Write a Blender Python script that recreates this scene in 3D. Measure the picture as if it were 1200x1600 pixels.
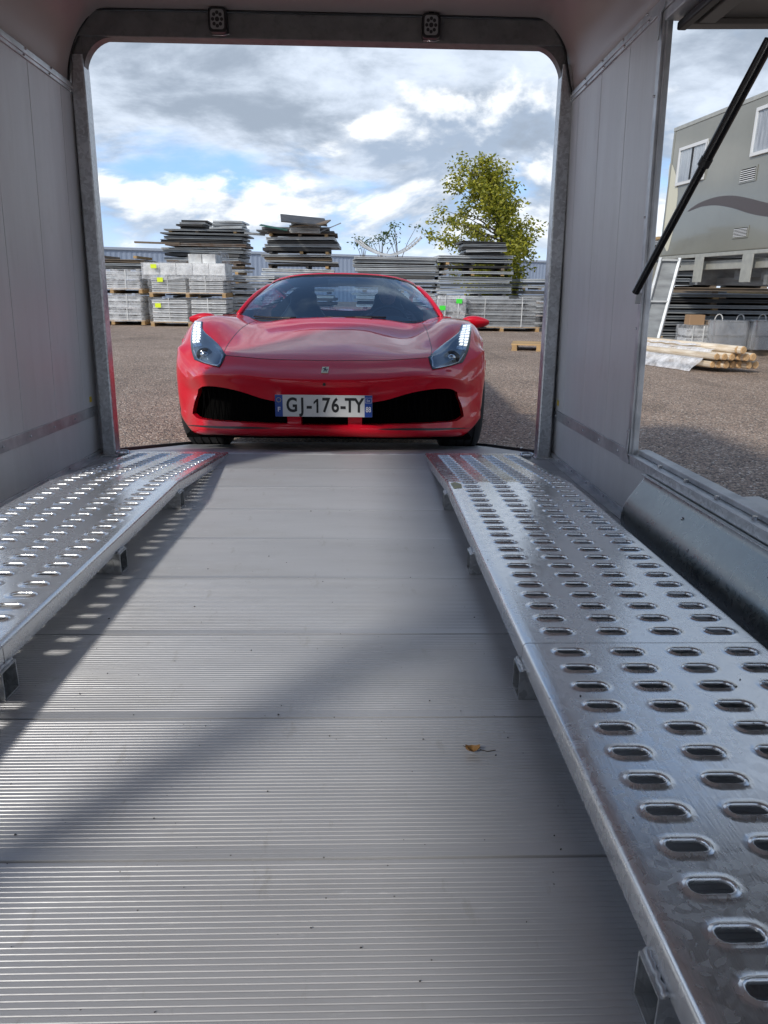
import bpy, bmesh, math, random
import numpy as np
from mathutils import Vector, Matrix, noise
from mathutils.bvhtree import BVHTree
random.seed(7)
R = random.random
def U(a, b): return a + (b - a) * R()
for o in list(bpy.data.objects): bpy.data.objects.remove(o)
SC = bpy.context.scene
COL = SC.collection

# ------------------------------------------------------------------ frames
# Trailer frame: floor z=0, origin under the camera, +Y towards the tailgate, +X right.
# The trailer (and the car nosing up to it) is pitched by BETA against the level yard.
BETA = math.atan(.028)
W = Matrix.Translation((0, 0, .391 * math.cos(BETA))) @ Matrix.Rotation(-BETA, 4, 'X')
HC = .709
FPX = 1105.0
ey = Vector((-30, -320, FPX)).normalized()
dn = Vector((-44, 3816, FPX)); ez = -(dn - ey * dn.dot(ey)).normalized()
ex = ey.cross(ez)
right = Vector((ex.x, ey.x, ez.x)); down = Vector((ex.y, ey.y, ez.y)); fwd = Vector((ex.z, ey.z, ez.z))
CAMP = Vector((0, 0, HC))
def ray(u, v): return (right * (u - 600) + down * (v - 800) + fwd * FPX)
def at(u, v, D):                     # point of the trailer frame seen at pixel u, v at depth D
    r = ray(u, v); return CAMP + r * (D / r.y)
def atw(u, v, D): return W @ at(u, v, D)
def ground(u, v):                    # world point on the yard
    o = W @ CAMP; d = W.to_3x3() @ ray(u, v)
    return o + d * (-o.z / d.z)

# ------------------------------------------------------------------ camera, sun, sky, exposure
cam = bpy.data.cameras.new('camera'); co = bpy.data.objects.new('camera', cam); COL.objects.link(co)
M = Matrix((( right.x, -down.x, -fwd.x, 0), (right.y, -down.y, -fwd.y, 0), (right.z, -down.z, -fwd.z, HC), (0, 0, 0, 1)))
co.matrix_world = W @ M
cam.sensor_fit = 'VERTICAL'; cam.sensor_height = 36; cam.lens = FPX / 1600 * 36
cam.clip_start = .02; cam.clip_end = 3000
SC.camera = co
SUN_T = Vector((-1, -1.18, 1.06)).normalized()       # towards the sun, trailer frame
SUN = (W.to_3x3() @ SUN_T).normalized()
sl = bpy.data.lights.new('sun', 'SUN'); sl.energy = 1.2; sl.angle = math.radians(4.5); sl.color = (1, .95, .87)
so = bpy.data.objects.new('sun', sl); COL.objects.link(so)
so.rotation_euler = SUN.to_track_quat('Z', 'Y').to_euler()
wd = bpy.data.worlds.new('World'); SC.world = wd; wd.use_nodes = True
nt = wd.node_tree; nt.nodes.clear(); N = nt.nodes.new; LK = nt.links.new
def sky_world():
    out = N('ShaderNodeOutputWorld'); bg = N('ShaderNodeBackground'); bg.inputs[1].default_value = .070
    sky = N('ShaderNodeTexSky'); sky.sky_type = 'NISHITA'; sky.sun_disc = False
    sky.sun_elevation = math.asin(SUN.z); sky.sun_rotation = math.atan2(SUN.x, SUN.y); sky.air_density = 1.0; sky.dust_density = .6
    tc = N('ShaderNodeTexCoord')
    def mth(op, a, b=None, c=None, clamp=False):
        n = N('ShaderNodeMath'); n.operation = op; n.use_clamp = clamp
        for i, x in enumerate((a, b, c)):
            if x is None: continue
            if isinstance(x, (int, float)): n.inputs[i].default_value = x
            else: LK(x, n.inputs[i])
        return n.outputs[0]
    sep = N('ShaderNodeSeparateXYZ'); LK(tc.outputs['Generated'], sep.inputs[0])
    X, Y, Z = sep.outputs
    zc = mth('MAXIMUM', Z, 0.0)
    den = mth('ADD', zc, .22)
    cx = mth('DIVIDE', X, den); cy = mth('DIVIDE', Y, den)
    def comb(a, b, c):
        n = N('ShaderNodeCombineXYZ')
        for i, x in enumerate((a, b, c)):
            if isinstance(x, (int, float)): n.inputs[i].default_value = x
            else: LK(x, n.inputs[i])
        return n.outputs[0]
    def nz(vec, scale, detail, rough=.55, dist=0.0):
        n = N('ShaderNodeTexNoise'); n.inputs['Scale'].default_value = scale; n.inputs['Detail'].default_value = detail
        n.inputs['Roughness'].default_value = rough; n.inputs['Distortion'].default_value = dist; LK(vec, n.inputs['Vector']); return n.outputs[0]
    def rmp(x, a, b, c=0.0, d=1.0, smooth=True):
        n = N('ShaderNodeMapRange'); n.interpolation_type = 'SMOOTHSTEP' if smooth else 'LINEAR'
        LK(x, n.inputs[0])
        for i, q in enumerate((a, b, c, d)): n.inputs[i + 1].default_value = q
        return n.outputs[0]
    def mix(f, a, b):
        n = N('ShaderNodeMix'); n.data_type = 'RGBA'
        if isinstance(f, (int, float)): n.inputs[0].default_value = f
        else: LK(f, n.inputs[0])
        for i, x in ((6, a), (7, b)):
            if isinstance(x, tuple): n.inputs[i].default_value = x + (1,)
            else: LK(x, n.inputs[i])
        return n.outputs[2]
    # high grey layer, streaky in perspective
    pv = comb(mth('ADD', cx, CL[0]), cy, CL[1])
    hi = nz(pv, 1.15, 9, .56, .3)
    hid = nz(pv, 2.6, 8, .6, .2)
    # low cumulus near the horizon, in direction space, flattened
    dv = comb(mth('ADD', X, CL[2]), Y, mth('MULTIPLY', Z, 2.3))
    dv2 = comb(mth('ADD', X, CL[2] - .012), Y, mth('MULTIPLY_ADD', Z, 2.3, .055))
    lo = nz(dv, 3.6, 10, .57, .25); lo2 = nz(dv2, 3.6, 10, .57, .25)
    blue = mix(rmp(Z, .0, .5, .7, .0), sky.outputs[0], (1.6, 3.5, 7.3))
    hc = rmp(mth('ADD', mth('ADD', hi, rmp(Z, .02, .30, -.04, .12)), rmp(Z, .27, .60, 0.0, -.20)), .43, .57)
    lit = rmp(mth('ADD', mth('MULTIPLY', mth('SUBTRACT', lo, lo2), 5.0), .5), .2, 1.05)
    hcol = mix(rmp(hid, .36, .66), (2.3, 2.75, 3.4), (5.0, 5.6, 6.5))
    c1 = mix(hc, blue, hcol)
    lcol = mix(lit, (2.6, 3.2, 4.1), (7.7, 7.9, 8.1))
    band = rmp(Z, .10, .30, .03, -.20)
    ld = rmp(mth('ADD', lo, band), .48, .57)
    c2 = mix(ld, c1, lcol)
    # hazy bright rim at the horizon
    c3 = mix(rmp(Z, 0.0, .10, .55, 0.0), c2, (6.0, 6.7, 7.6))
    # the ground half: dull, never seen
    c4 = mix(rmp(Z, -.02, 0.0, 1.0, 0.0), c3, (1.6, 1.5, 1.4))
    LK(c4, bg.inputs[0]); LK(bg.outputs[0], out.inputs[0])
CL = (5.1, 6.8, 1.9)
sky_world()
SC.view_settings.view_transform = 'Standard'; SC.view_settings.look = 'None'
SC.view_settings.gamma = 1; SC.view_settings.use_curve_mapping = False
SC.view_settings.exposure = 1.27
try:
    SC.cycles.max_bounces = 10; SC.cycles.transparent_max_bounces = 16; SC.cycles.sample_clamp_indirect = 6
    SC.cycles.use_denoising = True
except Exception: pass

# ------------------------------------------------------------------ mesh helpers
class MB:
    def __init__(s): s.v = []; s.f = []
    def add(s, vs, fs):
        o = len(s.v); s.v += [tuple(p) for p in vs]; s.f += [tuple(i + o for i in f) for f in fs]; return s
    def box(s, c, d, m=None):
        x, y, z = d[0] / 2, d[1] / 2, d[2] / 2
        vs = [Vector((i * x, j * y, k * z)) for i in (-1, 1) for j in (-1, 1) for k in (-1, 1)]
        if m: vs = [m @ q for q in vs]
        c = Vector(c)
        return s.add([q + c for q in vs], [(0, 1, 3, 2), (4, 6, 7, 5), (0, 4, 5, 1), (2, 3, 7, 6), (0, 2, 6, 4), (1, 5, 7, 3)])
    def span(s, a, b):
        return s.box([(a[i] + b[i]) / 2 for i in range(3)], [abs(b[i] - a[i]) for i in range(3)])
    def bar(s, p0, p1, w, h, up=(0, 0, 1)):
        p0, p1 = Vector(p0), Vector(p1); d = (p1 - p0).normalized(); up = Vector(up)
        a = d.cross(up)
        if a.length < 1e-4: a = d.cross(Vector((1, 0, 0)))
        a.normalize(); b = a.cross(d).normalized()
        vs = [p + a * i * w / 2 + b * j * h / 2 for p in (p0, p1) for i, j in ((-1, -1), (1, -1), (1, 1), (-1, 1))]
        return s.add(vs, [(0, 1, 2, 3), (7, 6, 5, 4), (0, 4, 5, 1), (1, 5, 6, 2), (2, 6, 7, 3), (3, 7, 4, 0)])
    def tube(s, pts, r, n=10, caps=True):
        pts = [Vector(p) for p in pts]; rings = []
        rs = r if isinstance(r, (list, tuple)) else [r] * len(pts)
        a = None
        for i, p in enumerate(pts):
            d = (pts[min(i + 1, len(pts) - 1)] - pts[max(i - 1, 0)]).normalized()
            if a is None:
                a = d.orthogonal().normalized()
            else:
                a = (a - d * a.dot(d))
                a = a.normalized() if a.length > 1e-5 else d.orthogonal().normalized()
            b = d.cross(a)
            rings.append([p + (a * math.cos(t) + b * math.sin(t)) * rs[i] for t in [2 * math.pi * k / n for k in range(n)]])
        vs = [q for g in rings for q in g]
        fs = [(i * n + k, i * n + (k + 1) % n, (i + 1) * n + (k + 1) % n, (i + 1) * n + k) for i in range(len(pts) - 1) for k in range(n)]
        if caps: fs += [tuple(range(n - 1, -1, -1)), tuple((len(pts) - 1) * n + k for k in range(n))]
        return s.add(vs, fs)
    def prism(s, poly, f0, f1, close=True):          # poly: 2-D points, f0/f1 map a point to 3-D
        n = len(poly); vs = [f0(*p) for p in poly] + [f1(*p) for p in poly]
        fs = [(i, (i + 1) % n, n + (i + 1) % n, n + i) for i in range(n if close else n - 1)]
        if close: fs += [tuple(range(n - 1, -1, -1)), tuple(range(n, 2 * n))]
        return s.add(vs, fs)
    def grid(s, rows, skip=None):
        n = len(rows[0]); vs = [p for r in rows for p in r]
        fs = [(i * n + j, i * n + j + 1, (i + 1) * n + j + 1, (i + 1) * n + j) for i in range(len(rows) - 1) for j in range(n - 1) if not (skip and skip(i, j))]
        return s.add(vs, fs)
    def sphere(s, c, r, nu=12, nv=8):
        c = Vector(c); r = r if isinstance(r, (tuple, list, Vector)) else (r, r, r)
        rows = [[c + Vector((r[0] * math.sin(a) * math.cos(b), r[1] * math.sin(a) * math.sin(b), r[2] * math.cos(a))) for b in [2 * math.pi * j / nu for j in range(nu + 1)]] for a in [math.pi * i / nv for i in range(nv + 1)]]
        return s.grid(rows)
    def mesh(s, name='part', smooth=False, mat=None, ang=None):
        me = bpy.data.meshes.new(name); me.from_pydata([tuple(v) for v in s.v], [], s.f)
        if mat: me.materials.append(mat)
        bm = bmesh.new(); bm.from_mesh(me)
        bmesh.ops.remove_doubles(bm, verts=bm.verts, dist=1e-5)
        bmesh.ops.recalc_face_normals(bm, faces=bm.faces)
        bm.to_mesh(me); bm.free()
        if smooth:
            me.shade_smooth()
            if ang: me.set_sharp_from_angle(angle=math.radians(ang))
        return me
    def build(s, name, mat, parent=None, smooth=False, ang=None, bevel=0, loc=None, label=None):
        o = bpy.data.objects.new(name, s.mesh(name, smooth, mat, ang)); COL.objects.link(o)
        if parent: o.parent = parent
        if loc is not None: o.location = loc
        if bevel:
            b = o.modifiers.new('bevel', 'BEVEL'); b.width = bevel; b.segments = 2; b.limit_method = 'ANGLE'; b.angle_limit = math.radians(40)
        if label: o['label'] = label
        return o
def put(name, me, parent=None, loc=(0, 0, 0), rot=None, label=None):
    o = bpy.data.objects.new(name, me); COL.objects.link(o); o.parent = parent; o.location = loc
    if rot: o.rotation_euler = rot
    if label: o['label'] = label
    return o
def tag(o, label=None, cat=None, group=None, kind=None):
    if label: o['label'] = label
    if cat: o['category'] = cat
    if group: o['group'] = group
    if kind: o['kind'] = kind
    return o
TF = []                                              # top-level objects placed in the trailer frame
def thing(name, label, cat, loc=(0, 0, 0), rotz=0, group=None, tf=False):
    o = bpy.data.objects.new(name, None); COL.objects.link(o); o.location = loc; o.rotation_euler = (0, 0, rotz)
    o.empty_display_size = .1
    tag(o, label, cat, group)
    if tf: TF.append(o)
    return o
def fix_tf():
    for o in TF:
        o.matrix_world = W @ (Matrix.Translation(o.location) @ o.rotation_euler.to_matrix().to_4x4())
def text(body, size, mat, name, parent, m, depth=.0006, sx=1, bold=0, align='CENTER'):
    cu = bpy.data.curves.new(name, 'FONT'); cu.body = body; cu.size = size; cu.extrude = depth; cu.offset = bold
    cu.align_x = align; cu.align_y = 'CENTER'; cu.resolution_u = 4
    o = bpy.data.objects.new(name, cu); COL.objects.link(o)
    dg = bpy.context.evaluated_depsgraph_get()
    me = bpy.data.meshes.new_from_object(o.evaluated_get(dg)); bpy.data.objects.remove(o)
    me.transform(m @ Matrix.Diagonal((sx, 1, 1, 1)))
    me.materials.clear(); me.materials.append(mat)
    return put(name, me, parent)

# ------------------------------------------------------------------ materials
def mat(name, col, rough=.5, metal=0., col2=None, nscale=8, nstretch=(1, 1, 1), ndetail=6, nrange=(.35, .65), rvar=0, bump=0, bscale=60, bstretch=None, coat=0, crough=.03,
        specks=0, speck_scale=200, speck_col=(.02, .018, .015), aniso=0, trans=0, ior=None, emit=None, dirt=0, dirt_col=(.12, .10, .08), dirt_scale=3, sheen=0, scuff=0, scuff_col=(.7, .7, .7), per_obj=0, spec=None, dstretch=(1, 1, 1), subsurf=0):
    m = bpy.data.materials.new(name); m.use_nodes = True; t = m.node_tree; b = t.nodes['Principled BSDF']
    n = t.nodes.new; L = t.links.new
    b.inputs['Roughness'].default_value = rough; b.inputs['Metallic'].default_value = metal
    b.inputs['Coat Weight'].default_value = coat; b.inputs['Coat Roughness'].default_value = crough
    if trans: b.inputs['Transmission Weight'].default_value = trans
    if ior: b.inputs['IOR'].default_value = ior
    if spec is not None: b.inputs['Specular IOR Level'].default_value = spec
    if emit: b.inputs['Emission Color'].default_value = emit[0] + (1,); b.inputs['Emission Strength'].default_value = emit[1]
    if aniso: b.inputs['Anisotropic'].default_value = aniso
    if sheen: b.inputs['Sheen Weight'].default_value = sheen
    tc = n('ShaderNodeTexCoord')
    def mapped(st):
        mp = n('ShaderNodeMapping'); mp.inputs['Scale'].default_value = st; L(tc.outputs['Object'], mp.inputs[0]); return mp.outputs[0]
    def nz(vec, sc, det=6, ro=.6):
        k = n('ShaderNodeTexNoise'); k.inputs['Scale'].default_value = sc; k.inputs['Detail'].default_value = det; k.inputs['Roughness'].default_value = ro; L(vec, k.inputs['Vector']); return k.outputs[0]
    def rmp(x, a, b_, c=0., d=1.):
        k = n('ShaderNodeMapRange'); L(x, k.inputs[0])
        for i, q in enumerate((a, b_, c, d)): k.inputs[i + 1].default_value = q
        return k.outputs[0]
    def mix(f, a, c):
        k = n('ShaderNodeMix'); k.data_type = 'RGBA'
        L(f, k.inputs[0])
        for i, x in ((6, a), (7, c)):
            if isinstance(x, tuple): k.inputs[i].default_value = x + (1,)
            else: L(x, k.inputs[i])
        return k.outputs[2]
    c = col; v = mapped(nstretch)
    f = nz(v, nscale, ndetail)
    if col2: c = mix(rmp(f, *nrange), col, col2)
    if dirt:
        c = mix(rmp(nz(mapped(dstretch), dirt_scale, 9, .68), .52, .75, 0, dirt), c, dirt_col)
    if scuff:
        c = mix(rmp(nz(mapped((1, 3.5, 1)), 16, 10, .75), .60, .74, 0, scuff), c, scuff_col)
        c = mix(rmp(nz(mapped((2.5, .8, 1)), 7, 10, .7), .60, .72, 0, scuff), c, dirt_col)
    if specks:
        vo = n('ShaderNodeTexVoronoi'); vo.inputs['Scale'].default_value = speck_scale; L(tc.outputs['Object'], vo.inputs['Vector'])
        sp = rmp(vo.outputs['Distance'], specks * .7, specks, 1, 0); c = mix(sp, c, speck_col)
    if per_obj:
        oi = n('ShaderNodeObjectInfo'); h = n('ShaderNodeHueSaturation'); L(rmp(oi.outputs['Random'], 0, 1, 1 - per_obj, 1 + per_obj), h.inputs['Value'])
        if isinstance(c, tuple): h.inputs['Color'].default_value = c + (1,)
        else: L(c, h.inputs['Color'])
        c = h.outputs[0]
    if isinstance(c, tuple): b.inputs['Base Color'].default_value = c + (1,)
    else: L(c, b.inputs['Base Color'])
    if rvar: L(rmp(nz(mapped(nstretch), nscale * 1.7, 8, .65), .3, .7, rough - rvar, rough + rvar), b.inputs['Roughness'])
    if bump:
        bp = n('ShaderNodeBump'); bp.inputs['Strength'].default_value = bump; bp.inputs['Distance'].default_value = .01
        L(nz(mapped(bstretch or (1, 1, 1)), bscale, 5), bp.inputs['Height']); L(bp.outputs[0], b.inputs['Normal'])
    return m
def galv_mat(name, lo, hi, rough=.38, scale=45, metal=.85, scratch=.35):
    m = mat(name, lo, rough, metal); t = m.node_tree; b = t.nodes['Principled BSDF']; n = t.nodes.new; L = t.links.new
    tc = n('ShaderNodeTexCoord'); nzv = n('ShaderNodeTexNoise'); nzv.inputs['Scale'].default_value = 20; L(tc.outputs['Object'], nzv.inputs[0])
    vo = n('ShaderNodeTexVoronoi'); vo.inputs['Scale'].default_value = scale
    ma = n('ShaderNodeMix'); ma.data_type = 'VECTOR'; ma.inputs[0].default_value = .06; L(tc.outputs['Object'], ma.inputs[4]); L(nzv.outputs[1], ma.inputs[5]); L(ma.outputs[1], vo.inputs['Vector'])
    sep = n('ShaderNodeSeparateColor'); L(vo.outputs['Color'], sep.inputs[0])
    big = n('ShaderNodeTexNoise'); big.inputs['Scale'].default_value = 5; big.inputs['Detail'].default_value = 8; L(tc.outputs['Object'], big.inputs[0])
    ad = n('ShaderNodeMath'); ad.operation = 'MULTIPLY_ADD'; L(sep.outputs[0], ad.inputs[0]); ad.inputs[1].default_value = .45; L(big.outputs[0], ad.inputs[2])
    r = n('ShaderNodeMapRange'); L(ad.outputs[0], r.inputs[0]); r.inputs[1].default_value = .35; r.inputs[2].default_value = 1.05
    mx = n('ShaderNodeMix'); mx.data_type = 'RGBA'; L(r.outputs[0], mx.inputs[0]); mx.inputs[6].default_value = lo + (1,); mx.inputs[7].default_value = hi + (1,)
    L(mx.outputs[2], b.inputs['Base Color'])
    r2 = n('ShaderNodeMapRange'); L(ad.outputs[0], r2.inputs[0]); r2.inputs[1].default_value = .3; r2.inputs[2].default_value = 1.1; r2.inputs[3].default_value = rough - .09; r2.inputs[4].default_value = rough + .09
    L(r2.outputs[0], b.inputs['Roughness'])
    # fine scratches in two directions
    mp = n('ShaderNodeMapping'); mp.inputs['Scale'].default_value = (60, 6, 6); mp.inputs['Rotation'].default_value = (0, 0, .6); L(tc.outputs['Object'], mp.inputs[0])
    sn = n('ShaderNodeTexNoise'); sn.inputs['Scale'].default_value = 6; sn.inputs['Detail'].default_value = 6; L(mp.outputs[0], sn.inputs[0])
    bp = n('ShaderNodeBump'); bp.inputs['Strength'].default_value = scratch; bp.inputs['Distance'].default_value = .002; L(sn.outputs[0], bp.inputs['Height']); L(bp.outputs[0], b.inputs['Normal'])
    return m
def glass_mat(name, tint, gloss=.12, rough=.01):
    m = bpy.data.materials.new(name); m.use_nodes = True; t = m.node_tree; t.nodes.clear(); n = t.nodes.new; L = t.links.new
    o = n('ShaderNodeOutputMaterial'); tr = n('ShaderNodeBsdfTransparent'); tr.inputs[0].default_value = tint + (1,)
    gl = n('ShaderNodeBsdfGlossy'); gl.inputs[0].default_value = (.78, .90, 1, 1); gl.inputs['Roughness'].default_value = rough
    fr = n('ShaderNodeLayerWeight'); fr.inputs[0].default_value = .5; pw = n('ShaderNodeMath'); pw.operation = 'POWER'; L(fr.outputs['Facing'], pw.inputs[0]); pw.inputs[1].default_value = 5
    ad = n('ShaderNodeMath'); ad.operation = 'MULTIPLY_ADD'; ad.use_clamp = True; L(pw.outputs[0], ad.inputs[0]); ad.inputs[1].default_value = .9; ad.inputs[2].default_value = max(0, .05 + gloss)
    mx = n('ShaderNodeMixShader'); L(ad.outputs[0], mx.inputs[0]); L(tr.outputs[0], mx.inputs[1]); L(gl.outputs[0], mx.inputs[2]); L(mx.outputs[0], o.inputs[0])
    return m
def film_mat(name, opac=.35, col=(.93, .94, .96)):
    m = bpy.data.materials.new(name); m.use_nodes = True; t = m.node_tree; b = t.nodes['Principled BSDF']; n = t.nodes.new; L = t.links.new
    b.inputs['Base Color'].default_value = col + (1,); b.inputs['Roughness'].default_value = .18
    tr = n('ShaderNodeBsdfTransparent'); mx = n('ShaderNodeMixShader'); tc = n('ShaderNodeTexCoord')
    k = n('ShaderNodeTexNoise'); k.inputs['Scale'].default_value = 5; k.inputs['Detail'].default_value = 9; k.inputs['Roughness'].default_value = .7; L(tc.outputs['Object'], k.inputs[0])
    r = n('ShaderNodeMapRange'); L(k.outputs[0], r.inputs[0]); r.inputs[1].default_value = .35; r.inputs[2].default_value = .7; r.inputs[3].default_value = opac * .35; r.inputs[4].default_value = min(1, opac * 1.8)
    L(r.outputs[0], mx.inputs[0]); L(tr.outputs[0], mx.inputs[1]); L(b.outputs[0], mx.inputs[2])
    bp = n('ShaderNodeBump'); bp.inputs['Strength'].default_value = 1; bp.inputs['Distance'].default_value = .05; L(k.outputs[0], bp.inputs['Height']); L(bp.outputs[0], b.inputs['Normal'])
    L(mx.outputs[0], t.nodes['Material Output'].inputs[0])
    return m
# ================================================================== THE TRAILER
MF = mat('floor_aluminium', (.50, .505, .52), .40, .30, col2=(.43, .435, .45), nscale=3, nstretch=(.35, 2.2, 1), rvar=.08, specks=.05, speck_scale=34, speck_col=(.16, .155, .15), dirt=.45, dirt_scale=4, dirt_col=(.33, .32, .30), dstretch=(.5, 1.5, 1), scuff=.85, scuff_col=(.66, .66, .66), bump=.05, bscale=140, bstretch=(.08, 1, 1), per_obj=.05)
MG = galv_mat('galvanised_steel', (.42, .43, .43), (.74, .76, .77), scale=90)
MPL = galv_mat('perforated_steel', (.76, .765, .77), (.84, .85, .86), rough=.235, scale=110, metal=.85, scratch=.10)
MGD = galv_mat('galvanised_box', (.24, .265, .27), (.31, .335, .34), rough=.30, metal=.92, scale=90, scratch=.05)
MW = mat('anodised_wall', (.60, .60, .61), .40, .10, col2=(.66, .66, .67), scuff=.35, scuff_col=(.74, .74, .75), nscale=2.5, nstretch=(3, 3, .3), rvar=.05, bump=.04, bscale=50, bstretch=(1, 1, .05), dirt=.40, dirt_scale=6, dirt_col=(.50, .49, .48), dstretch=(1, 3, .6))
MT = mat('aluminium_trim', (.66, .67, .68), .42, .6, col2=(.42, .43, .45), nscale=9, rvar=.08)
MR = mat('roof_moulding', (.37, .305, .295), .38, 0, col2=(.41, .345, .33), nscale=1.5, bump=.03, bscale=8)
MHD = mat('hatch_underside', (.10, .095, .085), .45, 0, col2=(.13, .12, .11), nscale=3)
MBK = mat('black_rubber', (.012, .012, .013), .45)
MBG = mat('black_gloss', (.008, .008, .009), .18)
MST = mat('stainless', (.55, .56, .58), .22, 1.0)
MDK = mat('dark_void', (.004, .004, .004), .95, spec=.02)
MPW = mat('stained_joint', (.10, .10, .105), .6, .2)
BACK, REAR = -2.0, 3.5
trailer = thing('car_trailer', 'low enclosed car transporter trailer seen from inside with its tailgate and side hatch open', 'trailer', tf=True)
def XL(z): return -1.31 + .034 * z
def XR(z): return .945 - .030 * z
# ribbed floor planks: 13.8 cm grooved extrusions
PW = .338
def plank_mesh():
    m = MB(); n = 41; p = (PW - .004) / n; y = .002; pr = [(y - .0005, -.02), (y, -.001)]
    for k in range(n):
        a = y + k * p
        wide = k in (0, 1, n - 1)
        pr += [(a + .0003, 0), (a + p - .0019, 0), (a + p - .0015, -.0009 if not wide else -.0003), (a + p - .0004, -.0009 if not wide else -.0003)]
    e = y + n * p
    pr += [(e, -.001), (e + .0005, -.02)]
    xs = [-1.30, .935]
    m.grid([[(x, q[0], q[1]) for q in pr] for x in xs])
    return m.mesh('floor_plank', mat=MF)
pm = plank_mesh()
k = 0
for k in range(-8, 9):
    y0 = .782 + PW * (k - 1)
    if y0 < BACK - .2: continue
    put('floor_plank', pm, trailer, (0, y0, U(-.0006, .0004)), (0, 0, U(-.0006, .0006)))
MB().span((-1.34, BACK, -.06), (.97, REAR - .015, -.0215)).build('chassis_floor', MPW, trailer)
MB().span((-1.27, REAR - .012, -.05), (.92, REAR + .03, .001)).build('threshold', MT, trailer, bevel=.002)

# side walls
SEG = [2.462, 2.72, 3.02, 3.32, 3.49]
def wallbox(X, sgn, y0, y1, z0, z1, t=.03, off=0.):
    m = MB(); ps = []
    for z in (z0, z1):
        for y in (y0, y1): ps += [(X(z) - sgn * off, y, z), (X(z) + sgn * t, y, z)]
    return m.add(ps, [(0, 2, 3, 1), (4, 5, 7, 6), (0, 4, 6, 2), (1, 3, 7, 5), (0, 1, 5, 4), (2, 6, 7, 3)])
HB = [(-.15, 2.43, .235, 1.555)]            # hatch openings, front and back edge
PIL = [-2.0, -1.72, -1.45, -1.18, -.98]
for X, s, side in ((XL, -1, 'left'), (XR, 1, 'right')):
    for a, b in list(zip(SEG[:-1], SEG[1:])):
        wallbox(X, s, a + .0015, b - .0015, .236, 1.575).build('wall_panel', MW, trailer, bevel=.0012)
        wallbox(X, s, a - .01, b + .01, .236, 1.575, t=.034, off=-.026).build('wall_core', MDK, trailer)
    if side == 'left': op, cl = [(-.17, 2.46), (-1.75, -.215)], [(-.215, -.17), (-2.0, -1.75)]  # unseen forward opening added for floor light; thin strip casts the faint dark band
    else: op, cl = [(-.17, 2.46), (-1.75, -.215)], [(-.215, -.17), (-2.0, -1.75)]  # unseen forward opening added to brighten the near floor and ramp
    for a, b in cl: wallbox(X, s, a + .0015, b - .0015, .236, 1.575).build('wall_panel', MW, trailer, bevel=.0012)
    wallbox(X, s, 2.27 if side == 'right' else BACK, REAR - .01, .0, .19, t=.03).build('kick_panel', MW, trailer, bevel=.002)
    if side == 'right': wallbox(X, s, BACK, 2.27, .0, .19, t=.03, off=-.015).build('kick_panel', MW, trailer)
    # riveted trim strips above the kick panel and under the roof
    wallbox(X, s, 2.46, REAR - .01, .19, .2355, t=.03, off=.004).build('trim_strip', MT, trailer, bevel=.0015)
    wallbox(X, s, BACK, REAR - .01, 1.575, 1.612, t=.03, off=.006).build('trim_strip', MT, trailer, bevel=.0015)
    wallbox(X, s, BACK, REAR - .01, 1.588, 1.600, t=.0, off=.010).build('trim_rib', MT, trailer, bevel=.001)
    wallbox(X, s, 2.27, REAR - .01, .0, .020, t=.0, off=.012).build('base_angle', MT, trailer, bevel=.002)
    wallbox(X, s, 2.27, REAR - .01, .0, .003, t=.0, off=.045).build('base_angle', MT, trailer)
    riv = MB()
    for q in np.arange(-.1, 3.45, .22):
        for z in (1.581, 1.607): riv.sphere((X(z) - s * .007, q + (.02 if z > 1.59 else 0), z), .0045, 8, 5)
        if q > 2.45:
            riv.sphere((X(.213) - s * .005, q, .213), .0045, 8, 5)
            riv.sphere((X(.012) - s * .013, q + .1, .012), .0045, 8, 5)
    for z in np.arange(.3, 1.5, .35): riv.sphere((X(z) - s * .005, 2.455, z), .004, 8, 5)
    tag(riv.build('rivet_row', MST, trailer, smooth=True), kind='stuff')
    # frames of the side hatches and of the added, unseen forward openings
    for a, b in op:
        wallbox(X, s, b - .030, b + .0, .20, 1.575, t=.016, off=.004).build('hatch_frame', MT, trailer, bevel=.003)
        wallbox(X, s, b - .040, b - .031, .20, 1.575, t=.024, off=-.004).build('hatch_seal', MT, trailer, bevel=.004)
        wallbox(X, s, a, a + .035, .20, 1.575, t=.042, off=.003).build('hatch_frame', MT, trailer, bevel=.003)
        wallbox(X, s, a + .036, b - .031, 1.545, 1.5745, t=.05, off=.002).build('hatch_frame', MT, trailer, bevel=.003)
        wallbox(X, s, a + .036, b - .042, .1905, .222, t=.05, off=.008).build('sill_rail', MG, trailer, bevel=.002)
        wallbox(X, s, a + .036, b - .042, .2225, .240, t=.062, off=-.022).build('sill_rail', MT, trailer, bevel=.003)
        wallbox(X, s, a + .036, b - .042, .223, .226, t=.0, off=.018).build('sill_lip', MT, trailer)
    if side == 'right':
        bl = MB()
        for q in np.arange(-.1, 2.2, .19): bl.tube([(X(.23) + .004, q, .226), (X(.23) + .004, q, .236)], .007, 6)
        tag(bl.build('sill_bolts', MST, trailer), kind='stuff')
    # corner bracket at the foot of the hatch frame
    b = MB(); x = X(.22) - s * .008
    poly = [(2.41, .19), (2.50, .19), (2.50, .202), (2.455, .235), (2.447, .31), (2.438, .31), (2.436, .225), (2.41, .202)]
    b.prism(poly, lambda y, z: (x, y, z), lambda y, z: (x - s * .004, y, z)); b.build('corner_bracket', MT, trailer)
    b = MB(); x = X(1.5) - s * .009
    poly = [(2.41, 1.60), (2.52, 1.60), (2.52, 1.585), (2.462, 1.57), (2.450, 1.50), (2.438, 1.50), (2.436, 1.57), (2.41, 1.585)]
    b.prism(poly, lambda y, z: (x, y, z), lambda y, z: (x - s * .004, y, z)); b.build('corner_bracket', MT, trailer)

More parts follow.
